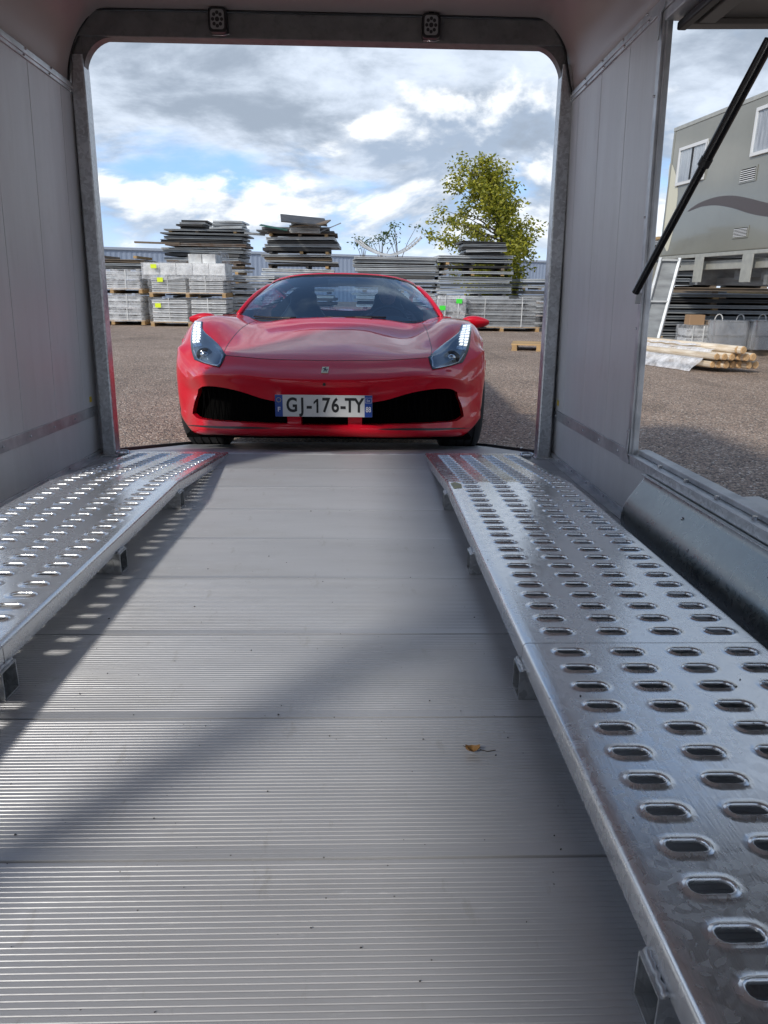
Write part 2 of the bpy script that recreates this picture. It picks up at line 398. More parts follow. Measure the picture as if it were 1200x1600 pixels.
# roof moulding
RP = [(XL(1.60) - .02, 1.60), (-1.262, 1.64), (-1.243, 1.71), (-1.205, 1.79), (-1.150, 1.855), (-1.10, 1.884), (-.95, 1.888), (-.18, 1.890), (.60, 1.888), (.735, 1.884), (.79, 1.855), (.845, 1.79), (.880, 1.71), (.897, 1.64), (XR(1.60) + .02, 1.60)]
def smooth_poly(P, n=4):
    out = []
    for i in range(len(P) - 1):
        p0, p1, p2, p3 = [np.array(P[max(0, min(len(P) - 1, j))], float) for j in (i - 1, i, i + 1, i + 2)]
        for k in range(n):
            t = k / n
            out.append(tuple(.5 * ((2 * p1) + (-p0 + p2) * t + (2 * p0 - 5 * p1 + 4 * p2 - p3) * t * t + (-p0 + 3 * p1 - 3 * p2 + p3) * t ** 3)))
    return out + [tuple(P[-1])]
rp = smooth_poly(RP)
m = MB(); m.grid([[(x, y, z) for x, z in rp] for y in (BACK, REAR - .05)])
m.grid([[(x + (.04 if x > -.18 else -.04) * min(1, abs(x + .18)), y, z + .045) for x, z in rp] for y in (BACK, REAR + .01)])
m.build('roof', MR, trailer, smooth=True)
wallbox(XL, -1, BACK - .03, BACK, 0, 1.6)
MB().span((-1.34, BACK - .04, -.02), (.97, BACK - .003, 1.97)).build('front_bulkhead', MW, trailer)

# rear frame: header, posts, corner gussets
YF0, YF1 = 3.425, 3.50
OUT = [(-1.262, 1.60), (-1.246, 1.70), (-1.212, 1.785), (-1.155, 1.855), (-1.12, 1.884), (-.18, 1.886), (.762, 1.884), (.798, 1.855), (.845, 1.785), (.868, 1.70), (.895, 1.60)]
hz = 1.787
hm = MB(); hm.prism([(-1.246, hz), (-1.224, hz)] + [(.846, hz), (.868, hz)] + [] , lambda x, z: (x, YF0, z), lambda x, z: (x, YF1, z)) if False else None
hm.prism([(-1.211, hz), (-.18, hz + .001), (.844, hz)] + [(p[0] - .003, p[1] - .003) for p in reversed(OUT[3:8])], lambda x, z: (x, YF0, z), lambda x, z: (x, YF1, z))
hm.build('header_beam', mat('header_steel', (.17, .165, .165), .5, .3, col2=(.22, .215, .21), nscale=14, dirt=.5, dirt_scale=30, dirt_col=(.05, .05, .05)), trailer, bevel=.003)
MHS = bpy.data.materials['header_steel']
ol = MB(); ol.tube([(x, YF0 - .003, z) for x, z in smooth_poly([(p[0] + (.002 if p[0] < 0 else -.002), p[1]) for p in OUT], 3)], .005, 6); ol.build('sealant_bead', MBK, trailer, smooth=True)
for s, x0, x1, xt0, xt1, xi in ((-1, -1.275, -1.213, -1.252, -1.193, -1.063), (1, .858, .922, .846, .905, .724)):
    p = MB(); ps = []
    for z, a, b in ((.004, x0, x1), (1.60, xt0, xt1), (1.72, xt0 + (.012 if s < 0 else 0), xt1 + (-.012 if s > 0 else 0))):
        ps.append([(a, YF0 + .004, z), (b, YF0 + .004, z), (b, YF1 + .002, z), (a, YF1 + .002, z), (a, YF0 + .004, z)])
    p.grid(ps); p.build('rear_post', MG, trailer, bevel=.006, smooth=True, ang=30)
    MB().box(((x0 + x1) / 2, YF0 + .02, .003), (.10, .11, .006)).build('post_foot', MG, trailer, bevel=.002)
    # gusset: plate with a concave arc
    cz, r = 1.640, .147; cx = xi
    gx = xt1 if s < 0 else xt0
    arc = []
    for i in range(13):
        t = math.pi / 2 * i / 12
        arc.append((cx + s * (abs(gx - cx) + .004) * math.cos(t), cz + r * math.sin(t)))
    poly = arc + [(gx - s * 0, hz + .0005)]
    poly = [(a, b) for a, b in poly]
    g = MB(); g.prism(poly, lambda x, z: (x, YF0 + .012, z), lambda x, z: (x, YF0 + .06, z)); g.build('corner_gusset', MHS, trailer)
    # outer corner plate between post head and header
    oc = [(gx, 1.66), (gx, hz - .001), (gx - s * -.03, hz + .001)]
    c = MB(); pts = [o for o in OUT if (o[0] * s + .0 > 0 and abs(o[0] + .18) > .9)] 
    pts = [(a, b) for a, b in OUT if (a < -1.13 if s < 0 else a > .78) and b >= 1.70]
    pts = pts if s < 0 else pts[::-1]
    poly = [(gx, 1.705)] + pts + [(gx, 1.85)]
    c.prism(poly, lambda x, z: (x, YF0 + .008, z), lambda x, z: (x, YF0 + .05, z)); c.build('corner_plate', MHS, trailer)
for s in (-1, 1):
    a0, a1, b0, b1 = (-1.335, -1.2705, -1.30, -1.2485) if s < 0 else (.917, .975, .900, .945)
    f = MB(); f.prism([(a0, .0), (a1, .0), (b1, 1.62), (b1, 1.74), (b0 - (.03 if s < 0 else 0), 1.74), (b0, 1.60)], lambda x, z: (x, 3.489, z), lambda x, z: (x, 3.497, z)); f.build('corner_filler', MT, trailer)
# LED work lights on the header
MLED = mat('led_lens', (.32, .32, .32), .25, .2); MLH = mat('lamp_housing', (.015, .015, .016), .4)
for cx, cz in ((-.612, 1.842), (.272, 1.838)):
    p = []
    for sx, sz in ((1, 1), (-1, 1), (-1, -1), (1, -1)):
        for t in range(5):
            a = math.atan2(sz, sx) - math.pi / 4 + math.pi / 2 * t / 4
            p.append((cx + sx * .022 + .016 * math.cos(a), cz + sz * .030 + .016 * math.sin(a)))
    h = MB(); h.prism(p, lambda x, z: (x, YF0 - .004, z), lambda x, z: (x, YF0 - .045, z)); ho = h.build('work_light', MLH, trailer, bevel=.003)
    h = MB(); h.prism([(cx + (a - cx) * .74, cz + (b - cz) * .78) for a, b in p], lambda x, z: (x, YF0 - .044, z), lambda x, z: (x, YF0 - .047, z)); h.build('lens', MLED, ho)
    for i in range(8):
        a = i * math.pi / 4
        h = MB(); h.tube([(cx + .0185 * math.cos(a), YF0 - .0465, cz + .024 * math.sin(a)), (cx + .0185 * math.cos(a), YF0 - .0475, cz + .024 * math.sin(a))], .007, 10)
        h.build('diode', MLH, ho)
    h = MB(); h.tube([(cx, YF0 - .0465, cz), (cx, YF0 - .0478, cz)], .009, 12); h.build('diode', MLH, ho)
    MB().box((cx + (.0), YF0 - .02, cz + .052), (.022, .03, .02)).build('lamp_bracket', MLH, ho, bevel=.002)
    c = MB(); c.tube([(cx + .03, YF0 - .01, cz - .03), (cx + .042, YF0 - .012, cz - .042), (cx + .02, YF0 - .012, cz - .047), (cx - .03, YF0 - .012, cz - .046)], .0025, 6); c.build('cable', MST, ho, smooth=True)

MSTK = mat('sticker_yellow', (.70, .52, .04), .5)
for X, s in ((XL, -1), (XR, 1)):
    x = X(.27) - s * .0012; m = MB(); m.span((x, 3.395, .262), (x - s * .0008, 3.422, .287)); m.build('warning_sticker', MSTK, trailer)
# right side hatch, swung up, with its gas strut
hy0, hy1 = -.12, 2.405
h = MB(); h.add([(XR(1.55) + .045, hy0, 1.535), (XR(1.55) + .045, hy1, 1.535), (2.15, hy1, 1.56), (2.15, hy0, 1.56), (XR(1.55) + .045, hy0, 1.575), (XR(1.55) + .045, hy1, 1.575), (2.15, hy1, 1.60), (2.15, hy0, 1.60)], [(0, 1, 2, 3), (7, 6, 5, 4), (0, 4, 5, 1), (2, 6, 7, 3), (1, 5, 6, 2), (0, 3, 7, 4)])
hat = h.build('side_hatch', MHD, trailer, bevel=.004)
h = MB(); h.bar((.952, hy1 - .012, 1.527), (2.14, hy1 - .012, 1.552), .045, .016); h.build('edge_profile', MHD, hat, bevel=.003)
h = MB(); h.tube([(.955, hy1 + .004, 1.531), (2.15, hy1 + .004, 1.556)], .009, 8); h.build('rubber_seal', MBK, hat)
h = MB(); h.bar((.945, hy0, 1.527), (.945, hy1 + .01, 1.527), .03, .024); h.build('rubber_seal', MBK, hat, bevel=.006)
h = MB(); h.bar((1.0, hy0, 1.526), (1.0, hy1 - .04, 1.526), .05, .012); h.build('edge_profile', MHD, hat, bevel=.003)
p0 = at(993, 457, 2.40); p1 = at(1204, 62, 1.98)
d = (p1 - p0)
g = MB(); g.tube([p0, p0 + d * .60], .0125, 12); gs = g.build('gas_strut', MBG, trailer, smooth=True, ang=40)
g = MB(); g.tube([p0 + d * .575, p0 + d * 1.0], .0155, 12); g.build('strut_cylinder', MBG, gs, smooth=True, ang=40)
g = MB(); g.tube([p0 + d * .57, p0 + d * .60], .0175, 12); g.build('strut_collar', MBK, gs, smooth=True, ang=40)
pe = p0 + d * 1.0; hitp = Vector((pe.x + .10, pe.y - .04, 1.533))
g = MB(); g.tube([pe, hitp], .008, 8); g.build('strut_end', MBK, gs)
g = MB(); g.bar(p0 + Vector((.012, .0, .0)), p0 + Vector((.014, .01, -.035)), .018, .006); g.build('strut_bracket', MT, gs, bevel=.001)
# left hatch, swung right up beside the trailer
h = MB(); h.add([(XL(1.55) - .05, hy0, 1.60), (XL(1.55) - .05, hy1, 1.60), (-2.15, hy1, 2.55), (-2.15, hy0, 2.55), (XL(1.55) - .08, hy0, 1.62), (XL(1.55) - .08, hy1, 1.62), (-2.18, hy1, 2.57), (-2.18, hy0, 2.57)], [(0, 1, 2, 3), (7, 6, 5, 4), (0, 4, 5, 1), (2, 6, 7, 3), (1, 5, 6, 2), (0, 3, 7, 4)])
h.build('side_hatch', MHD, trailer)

# galvanised wheel-arch box on the right
PB = [(.868, .002), (.862, .028), (.862, .052), (.867, .076), (.876, .098), (.889, .120), (.9265, .176), (.9268, .182), (.9300, .1885)]
pb = smooth_poly(PB[:7], 4) + PB[7:]
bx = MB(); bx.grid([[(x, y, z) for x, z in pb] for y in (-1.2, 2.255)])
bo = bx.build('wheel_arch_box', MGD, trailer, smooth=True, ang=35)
e = MB(); o = [(x, z) for x, z in pb] + [(.93, .002)]
e.prism(o, lambda x, z: (x, 2.255 + (z * .0), z), lambda x, z: (x, 2.2575 + (z * .0), z)); e.build('box_end', MG, bo)
for q in (1.9, 1.45, 1.0, .55):
    e = MB(); e.sphere((.903, q, .142), .005, 8, 6); e.build('rivet', MST, bo, smooth=True)
    e = MB(); e.sphere((.872, q - .12, .090), .004, 8, 6); e.build('rivet', MST, bo, smooth=True)
e = MB(); e.bar((.921, -1.2, .188), (.921, 2.26, .188), .012, .004); e.build('top_lip', MG, bo, bevel=.001)

# lashing ring by the right post
for X_ in (.80, -1.17):
    rg = MB(); c = Vector((X_, 3.40, .012)); rg.tube([c + Vector((.03 * math.cos(a), .022 * math.sin(a), .010 + .004 * math.sin(a))) for a in np.linspace(0, 2 * math.pi, 19)], .0055, 8, caps=False)
    rg.build('lashing_ring', MST, trailer, smooth=True)
    rg = MB(); rg.box((X_, 3.425, .006), (.05, .03, .01)); rg.build('ring_plate', MG, trailer, bevel=.002)

# tail ramp
def zr(y): return -.004 - (y - REAR - .03) * .151
MRP = mat('tail_ramp_alloy', (.55, .56, .57), .42, .6, col2=(.40, .41, .43), nscale=6, rvar=.08, bump=.05, bscale=90, dirt=.3, dirt_scale=5)
tr = MB(); y0, y1 = REAR + .034, 5.2
poly = [(-1.265, y0), (.925, y0), (.80, 4.55), (.60, y1), (-.97, y1), (-1.16, 4.55)]
tr.prism(poly, lambda x, y: (x, y, zr(y)), lambda x, y: (x, y, zr(y) - .035 if y < 5 else zr(y) - .01)); to = tr.build('tail_ramp', MRP, trailer, bevel=.003)
for a, b in ((poly[1], poly[2]), (poly[2], poly[3]), (poly[0], poly[5]), (poly[5], poly[4])):
    e = MB(); s = 1 if a[0] > 0 else -1; e.bar((a[0] + s * .008, a[1], zr(a[1]) + .0), (b[0] + s * .008, b[1], zr(b[1]) + .0), .014, .034); e.build('ramp_edge', MBK, to, bevel=.002)
for q in (3.9, 4.4):
    e = MB(); e.tube([(.925 - (q - y0) * .115, q, zr(q) + .014), (.925 - (q - y0) * .115, q, zr(q) + .022)], .008, 8); e.build('edge_bolt', MST, to)

# ================================================================== PERFORATED WHEEL RAMPS (rest on the floor)
YB, YT = 2.506, 3.47
def zt(y): return .10 if y <= YB else .10 - (y - YB) / (YT - YB) * .088
def tile(m, cx, cy, px, py):
    N6 = 6; rect = []; hx, hy = px / 2, py / 2
    for i in range(N6): rect.append((hx, -hy + py * i / N6))
    for i in range(N6): rect.append((hx - px * i / N6, hy))
    for i in range(N6): rect.append((-hx, hy - py * i / N6))
    for i in range(N6): rect.append((-hx + px * i / N6, -hy))
    def stad(hl, r):
        s = hl - r; out = []
        for i in range(N6): a = -math.pi / 2 + math.pi * i / N6; out.append((s + r * math.cos(a), r * math.sin(a)))
        for i in range(N6): out.append((s - 2 * s * i / N6, r))
        for i in range(N6): a = math.pi / 2 + math.pi * i / N6; out.append((-s + r * math.cos(a), r * math.sin(a)))
        for i in range(N6): out.append((-s + 2 * s * i / N6, -r))
        return out
    rings = [(rect, 0), (stad(.0400, .0240), 0), (stad(.0325, .0170), 0), (stad(.0308, .0154), .0007), (stad(.0292, .0138), .0022), (stad(.0276, .0122), .0028), (stad(.0260, .0107), .0022), (stad(.0248, .0096), .0004), (stad(.0245, .0093), -.0025)]
    vs = []; n = 24
    for rg, h in rings:
        for x, y in rg: vs.append((cx + x, cy + y, zt(cy + y) + h))
    fs = [(k * n + i, k * n + (i + 1) % n, (k + 1) * n + (i + 1) % n, (k + 1) * n + i) for k in range(len(rings) - 1) for i in range(n)]
    m.add(vs, fs)
def ramp_panel(cols, xa, xb, y_start, nrow, name, parent, ya, yb):
    m = MB(); p, q = .107, .0615
    for r in range(nrow):
        for c in cols: tile(m, c, y_start + (r + .5) * q, p, q)
    ys = [ya] + [y_start + r * q / 6 for r in range(0, nrow * 6 + 1)] + [yb]
    c0, c1 = min(cols) - p / 2, max(cols) + p / 2
    for s, xe, ce in ((-1, xa, c0), (1, xb, c1)):
        prof = [(ce, 0), (xe - s * .010, 0)] + [(xe - s * .010 + s * .010 * math.sin(t), -.010 + .010 * math.cos(t)) for t in (math.pi / 8, math.pi / 4, 3 * math.pi / 8, math.pi / 2)] + [(xe, -.041), (xe - s * .003, -.041), (xe - s * .003, -.012)]
        m.grid([[(x, y, max(zt(y) + z, .002 if z > -.02 else .001)) for x, z in prof] for y in ys])
    for a, b in ((ya, y_start), (y_start + nrow * q, yb)):
        xs = [c0 + p * i / 6 for i in range(len(cols) * 6 + 1)]
        m.grid([[(x, a, zt(a)) for x in xs], [(x, b, zt(b)) for x in xs]])
        e = a if (a == ya) else b
        m.grid([[(x, e, zt(e)) for x in xs], [(x, e, max(zt(e) - .02, .001)) for x in xs]])
    return m.build(name, MPL, parent, smooth=True, ang=42)
def sqtube(m, x0, x1, yc, w, h, t=.003):
    for x, y, z, dy, dz in ((0, yc, t / 2 + .001, w, t), (0, yc, h - t / 2, w, t), (0, yc - w / 2 + t / 2, h / 2, t, h - 2 * t), (0, yc + w / 2 - t / 2, h / 2, t, h - 2 * t)):
        m.box(((x0 + x1) / 2, y, z), (x1 - x0, dy, dz))
def wheel_ramp(cols, xa, xb, aisle, label):
    xm = (xa + xb) / 2
    t = thing('wheel_ramp', label, 'loading ramp', (0, 0, 0), tf=True)
    ramp_panel(cols, xa, xb, 1.232, 35, 'perforated_panel', t, 1.2135, YT)
    ramp_panel(cols, xa, xb, 1.207 - 34 * .0615, 34, 'perforated_panel', t, 1.207 - 34 * .0615 - .01, 1.2115)
    for yc in (2.505, 1.855, 1.205, .555, -.10, -.75):
        m = MB(); sqtube(m, (xa - .010) if aisle < 0 else xa + .01, (xb + .010) if aisle > 0 else xb - .01, yc, .055, .0585)
        m.build('support_tube', MG, t)
        wl = MB(); e = xa - .003 if aisle < 0 else xb + .003
        wl.tube([(e + U(-.001, .001), yc - .026 + .052 * i / 12, .0600 + U(-.0015, .0015)) for i in range(13)], [.003 + U(0, .0018) for i in range(13)], 6); wl.build('weld_bead', MT, t, smooth=True)
    return t
wheel_ramp([.383, .490, .597, .704], .302, .764, -1, 'perforated metal wheel ramp on the right of the floor, beside the galvanised box')
wheel_ramp([-.742, -.849, -.956, -1.063], -1.135, -.672, 1, 'perforated metal wheel ramp on the trailer floor along the left wall')
# yellow and chalk marks are worn paint; a dry leaf and grit lie on the floor
ML = mat('dry_leaf_brown', (.30, .16, .05), .7)
lp = at(742, 1176, 1.40); lp = CAMP + ray(742, 1176) * (-HC / ray(742, 1176).z)
lf = thing('dry_leaf', 'small curled brown dry leaf lying on the ribbed floor', 'leaf', (lp.x, lp.y, .002), tf=True)
m = MB(); m.grid([[(.012 * a - .004, .010 * b * (1 - abs(a) * .7) , .006 * a * a + .006 * abs(b)) for b in (-1, -.4, 0, .4, 1)] for a in (-1, -.5, 0, .5, 1)]); m.build('blade', ML, lf)
m = MB(); m.tube([(.008, 0, .004), (.02, -.003, .002), (.034, -.002, .004)], .0008, 5); m.build('stalk', mat('stalk', (.06, .05, .03), .8), lf)
m = MB(); m.tube([(-.008, 0.004, .004), (-.018, .012, .003)], .0007, 5); m.build('stalk', bpy.data.materials['stalk'], lf)
gr = MB()
for i in range(90):
    x, y = U(-.66, .31), abs(random.gauss(0, 1.0)) + .3
    if R() < .12: x = U(.31, .76)
    if y > 3.4: continue
    z = .0005 if x < .3 else zt(y) + .0005
    s = U(.0005, .0013) * (1 + .3 * y)
    gr.box((x, y, z + s * .3), (s * U(.8, 2.2), s * U(.8, 1.5), s * .8), Matrix.Rotation(U(0, 3), 3, 'Z'))
g = gr.build('floor_grit', mat('grit', (.035, .032, .03), .9)); tag(g, 'dark grit and dirt crumbs scattered over the trailer floor and ramp', kind='stuff'); TF.append(g)
# worn yellow paint mark on the right ramp edge near the bend
m = MB(); m.add([(.315 + .0, 2.40, .1006), (.345, 2.41, .1006), (.350, 2.47, .1006), (.330, 2.50, .1006), (.312, 2.48, .1006)], [(0, 1, 2, 3, 4)])
o = m.build('paint_mark', mat('yellow_mark', (.62, .58, .22), .6, col2=(.5, .5, .42), nscale=60)); tag(o, 'faded yellow paint mark on the bend of the right wheel ramp', 'paint mark'); TF.append(o)
# ================================================================== THE RED SPORTS CAR
CX, CY, CZ = -.215, 3.80, -.190
MRED = mat('car_red', (.60, .003, .018), .40, 0, coat=.8, crough=.015, spec=.12)
MCB = mat('carbon_black', (.010, .010, .011), .35)
MMESH = mat('grille_mesh', (.003, .003, .003), .8, spec=.05)
MTY = mat('tyre', (.022, .022, .023), .75, dirt=.3, dirt_scale=12, dirt_col=(.05, .045, .04))
MRIM = mat('rim_silver', (.35, .35, .37), .3, .9)
MGL = glass_mat('windscreen_glass', (.48, .64, .79), .15)
MSG = glass_mat('tinted_glass', (.62, .72, .75), .0)
MINT = mat('cabin_black', (.018, .018, .02), .6)
MSEAT = mat('seat_leather', (.03, .028, .03), .5)
MPLW = mat('plate_white', (.62, .63, .63), .35, dirt=.2, dirt_scale=40, dirt_col=(.35, .35, .35))
MPLB = mat('plate_blue', (.01, .055, .30), .35)
MPLK = mat('plate_ink', (.01, .01, .012), .5)
MWT = mat('print_white', (.75, .76, .78), .5)
car = thing('sports_car', 'glossy red low sports car facing the camera with its front wheels on the tailgate ramp', 'car', (CX, CY, CZ), -.018, tf=True)
def loc(u, v, y):
    p = at(u, v, CY + y); return np.array((p.x - CX, p.y - CY, p.z - CZ))
rows = []
def prow(us, vs, ys, x0=True):
    r = [loc(u, v, y) for u, v, y in zip(us, vs, ys)]
    if x0: r[0][0] = 0
    rows.append(r); return r
YB_ = [0, .004, .01, .03, .07, .15, .24, .31, .42, .51, .575]
uL = [505, 543.7, 565.5, 600, 640, 683, 712, 724, 737, 750, 751.5]
r1 = prow(uL, [679, 679.5, 680, 680.5, 680.5, 680, 679, 677, 668, 653, 648], [y + .01 for y in YB_])
rows.insert(0, [p + np.array((-.02 if i > 6 else 0, .16, .0)) for i, p in enumerate(r1)])
prow(uL, [673, 673.5, 674, 675, 676, 676, 674, 670, 661, 648, 643], [y - .006 for y in YB_])
prow(uL, [667.5, 667.5, 667.5, 668, 669, 668.5, 665, 659, 653, 643, 638], [y - .004 for y in YB_])
prow([505, 543.7, 565.5, 600, 640, 683, 714, 724, 737, 751.5, 752.5], [664.5, 664.5, 664, 663.5, 662.5, 660.4, 656.5, 650, 645, 638, 633], [y + .006 for y in YB_])
prow([505, 543.7, 565.5, 600, 640, 683, 712, 720, 734.5, 753.5, 754.5], [648, 648, 648, 645, 640, 634, 633, 632, 630, 620, 616], [y + .0 for y in YB_])
prow([505, 543.7, 566.0, 600, 640, 683, 703, 713, 731, 755.5, 756.5], [630, 630, 630, 625.5, 614, 607, 607.5, 612, 612, 600, 596], [0, .004, .01, .03, .07, .15, .22, .29, .41, .53, .62])
prow([505, 543.7, 565.5, 600, 640, 683, 705, 717, 729.8, 757, 758], [611, 611, 611, 608, 603.5, 598, 598, 601, 604.5, 586, 582], [.0, .004, .01, .03, .065, .14, .21, .28, .385, .55, .67])
prow([505, 543.7, 565.5, 600, 640, 683, 704, 717, 729.5, 757.6, 758.5], [594, 594, 593.5, 592, 588, 587, 588.5, 593, 599, 573, 575], [-.014, -.010, -.003, .015, .055, .128, .195, .26, .37, .575, .65])
prow([505, 543.7, 565.5, 600, 640, 683, 704, 718, 731, 757.6, 758.5], [590, 590, 589.5, 588, 584.5, 584, 585.5, 588.5, 592, 566, 570], [.004, .008, .015, .032, .07, .145, .21, .28, .385, .59, .67])
prow([505, 543.7, 565.5, 600, 640, 683, 704, 719, 735, 757.2, 758.5], [576.5, 576.5, 576, 575.5, 573.5, 575, 576.5, 577, 577, 558, 565], [.10, .10, .105, .12, .15, .21, .28, .345, .425, .61, .69])
R10 = len(rows)
prow([505, 543.7, 565.5, 600, 640, 674, 700, 719, 738, 756.5, 758.0], [563.5, 563.5, 563.5, 563, 560.5, 558.5, 559, 560, 561, 548, 560], [.19, .19, .192, .205, .235, .28, .355, .41, .475, .63, .72])
def srow(x, y, z): rows.append([np.array(p) for p in zip(x, y, z)])
srow([0, .13, .21, .36, .50, .60, .69, .77, .845, .935, .975], [.45, .45, .45, .45, .455, .46, .48, .51, .56, .665, .79], [.675, .675, .673, .668, .664, .670, .690, .700, .684, .668, .60])
srow([0, .13, .21, .36, .50, .60, .70, .80, .875, .947, .985], [.70, .70, .70, .70, .70, .70, .705, .72, .75, .81, .87], [.718, .717, .714, .704, .698, .722, .768, .789, .770, .715, .620])
srow([0, .13, .21, .36, .50, .60, .71, .80, .888, .955, .990], [.95] * 10 + [.98], [.757, .756, .752, .737, .728, .760, .813, .828, .815, .758, .64])
srow([0, .13, .21, .36, .50, .60, .71, .80, .888, .955, .990], [1.2] * 11, [.792, .791, .787, .771, .758, .782, .825, .836, .820, .765, .66])
srow([0, .13, .21, .36, .50, .60, .70, .79, .88, .95, .985], [1.42, 1.42, 1.42, 1.43, 1.45, 1.46, 1.46, 1.46, 1.46, 1.46, 1.46], [.815, .814, .812, .802, .792, .796, .822, .834, .815, .76, .66])
srow([0, .13, .21, .36, .50, .60, .68, .77, .87, .94, .975], [1.44, 1.44, 1.44, 1.45, 1.49, 1.55, 1.62, 1.68, 1.72, 1.72, 1.72], [.800, .800, .800, .790, .785, .80, .825, .838, .815, .76, .66])
NF = 4
def dense(rows, nf):
    A = np.array(rows)                                   # r, c, 3
    def cr(A, ax):
        A = np.moveaxis(A, ax, 0); n = A.shape[0]; out = []
        for i in range(n - 1):
            p0 = A[max(i - 1, 0)]; p1 = A[i]; p2 = A[i + 1]; p3 = A[min(i + 2, n - 1)]
            d01 = np.maximum(np.linalg.norm(p1 - p0, axis=-1, keepdims=True), 1e-4); d12 = np.maximum(np.linalg.norm(p2 - p1, axis=-1, keepdims=True), 1e-4); d23 = np.maximum(np.linalg.norm(p3 - p2, axis=-1, keepdims=True), 1e-4)
            if i == 0: m1 = (p2 - p1)
            else: m1 = ((p1 - p0) / d01 * d12 ** 1 * d12 + (p2 - p1) / d12 * d01 * d12) / (d01 + d12)
            if i == n - 2: m2 = (p2 - p1)
            else: m2 = ((p2 - p1) / d12 * d23 * d12 + (p3 - p2) / d23 * d12 * d12) / (d12 + d23)
            for k in range(nf):
                t = k / nf; h00 = 2 * t ** 3 - 3 * t * t + 1; h10 = t ** 3 - 2 * t * t + t; h01 = -2 * t ** 3 + 3 * t * t; h11 = t ** 3 - t * t
                out.append(h00 * p1 + h10 * m1 + h01 * p2 + h11 * m2)
        out.append(A[-1]); return np.moveaxis(np.array(out), 0, ax)
    # mirror over x=0 for a flat centre line
    mir = A[:, 1:2].copy(); mir[..., 0] *= -1
    B = np.concatenate([mir, A], 1)
    D = cr(cr(B, 1), 0)[:, nf:]
    D[:, 0, 0] = 0
    return D
DG = dense(rows, NF)
nr, nc = DG.shape[:2]
DG[..., 0] *= 1 - .016 * np.clip((DG[..., 0] - .72) / .2, 0, 1)
AR, AY, AZ = .372, .95, .345
inside = np.zeros((nr, nc), bool)
for i in range(nr):
    for j in range(nc):
        x, y, z = DG[i, j]
        if x > .80 and i > 0:
            d = math.hypot(y - AY, z - AZ)
            if d < AR and y > .5:
                inside[i, j] = True
                if d < 1e-4: d = 1e-4
                DG[i, j, 1] = AY + (y - AY) / d * AR; DG[i, j, 2] = AZ + (z - AZ) / d * AR
def opened(i, j):
    ci, cj = i // NF, j // NF
    if ci in (4, 5) and 2 <= cj <= 6: return True
    if ci == 4 and cj == 0: return True
    return False
fm, hm_ = MB(), MB()
def cells(pred, flip):
    m = MB(); P = DG.copy()
    if flip: P[..., 0] *= -1
    vs = [tuple(p) for p in P.reshape(-1, 3)]; fs = []
    for i in range(nr - 1):
        for j in range(nc - 1):
            if opened(i, j) or not pred(i, j): continue
            if inside[i, j] and inside[i + 1, j] and inside[i, j + 1] and inside[i + 1, j + 1]: continue
            fs.append((i * nc + j, i * nc + j + 1, (i + 1) * nc + j + 1, (i + 1) * nc + j))
    m.add(vs, fs); return m
def clean(me):
    bm = bmesh.new(); bm.from_mesh(me)
    bmesh.ops.delete(bm, geom=[v for v in bm.verts if not v.link_faces], context='VERTS')
    bmesh.ops.dissolve_degenerate(bm, dist=1e-5, edges=bm.edges)
    bm.to_mesh(me); bm.free(); me.shade_smooth(); return me
isb = lambda i, j: i >= R10 * NF and j < 5 * NF
for nm, pr in (('front_bumper', lambda i, j: i < R10 * NF and not isb(i, j)), ('bonnet', isb), ('front_wing', lambda i, j: i >= R10 * NF and not isb(i, j))):
    a = cells(pr, False); b = cells(pr, True)
    if nm == 'front_wing':
        for q in (a, b):
            o = q.build(nm, MRED, car, smooth=True); clean(o.data)
    else:
        a.add(b.v, b.f); o = a.build(nm, MRED, car, smooth=True); clean(o.data)
        if nm == 'front_bumper': bumper = o
        else: bonnet = o
fbv = BVHTree.FromPolygons([Vector(p) for p in DG.reshape(-1, 3)], [(i * nc + j, i * nc + j + 1, (i + 1) * nc + j + 1, (i + 1) * nc + j) for i in range(nr - 1) for j in range(nc - 1)])
CO = CAMP - Vector((CX, CY, CZ))
def hit(u, v, off=.002):
    d = ray(u, v).normalized(); h = fbv.ray_cast(CO, d)
    if h[0] is None: return None
    n = h[1]; n = -n if n.dot(d) > 0 else n
    return h[0] + n * off
def hitn(u, v, off):
    for k in range(30):
        p = hit(u - k * .7 if u > 570 else u + k * .7, v + k * .15, off)
        if p is not None: return p
    return Vector((0, 0, 0))
def mirror_build(m, name, material, parent, **kw):
    o = m.build(name, material, parent, **kw)
    q = MB(); q.add([(-x, y, z) for x, y, z in m.v], m.f); o2 = q.build(name, material, parent if not isinstance(parent, tuple) else parent[1], **kw)
    return o, o2
# shut lines and grille recess
def seam(pts, r=.0016, par=None):
    for s in (1, -1):
        m = MB(); m.tube([(p[0] * s, p[1], p[2]) for p in pts], r, 5); m.build('shut_line', MBK, par or car)
seam([DG[R10 * NF, j] + np.array((0, 0, .0)) for j in range(0, 5 * NF + 1)], .0019, bonnet)
seam([DG[i, 5 * NF] for i in range(R10 * NF, nr - 4)], .0016, bonnet)
gm = MB()
for s in (1, -1):
    gm.add([(s * .10, .10, .25), (s * .80, .40, .25), (s * .80, .42, .50), (s * .10, .12, .50)], [(0, 1, 2, 3)])
gm.add([(-.2, .09, .25), (.2, .09, .25), (.2, .09, .48), (-.2, .09, .48)], [(0, 1, 2, 3)])
gm.add([(-.8, .40, .245), (.8, .40, .245), (.3, .02, .245), (-.3, .02, .245)], [(0, 1, 2, 3)])
gm.build('grille_recess', MDK, car)
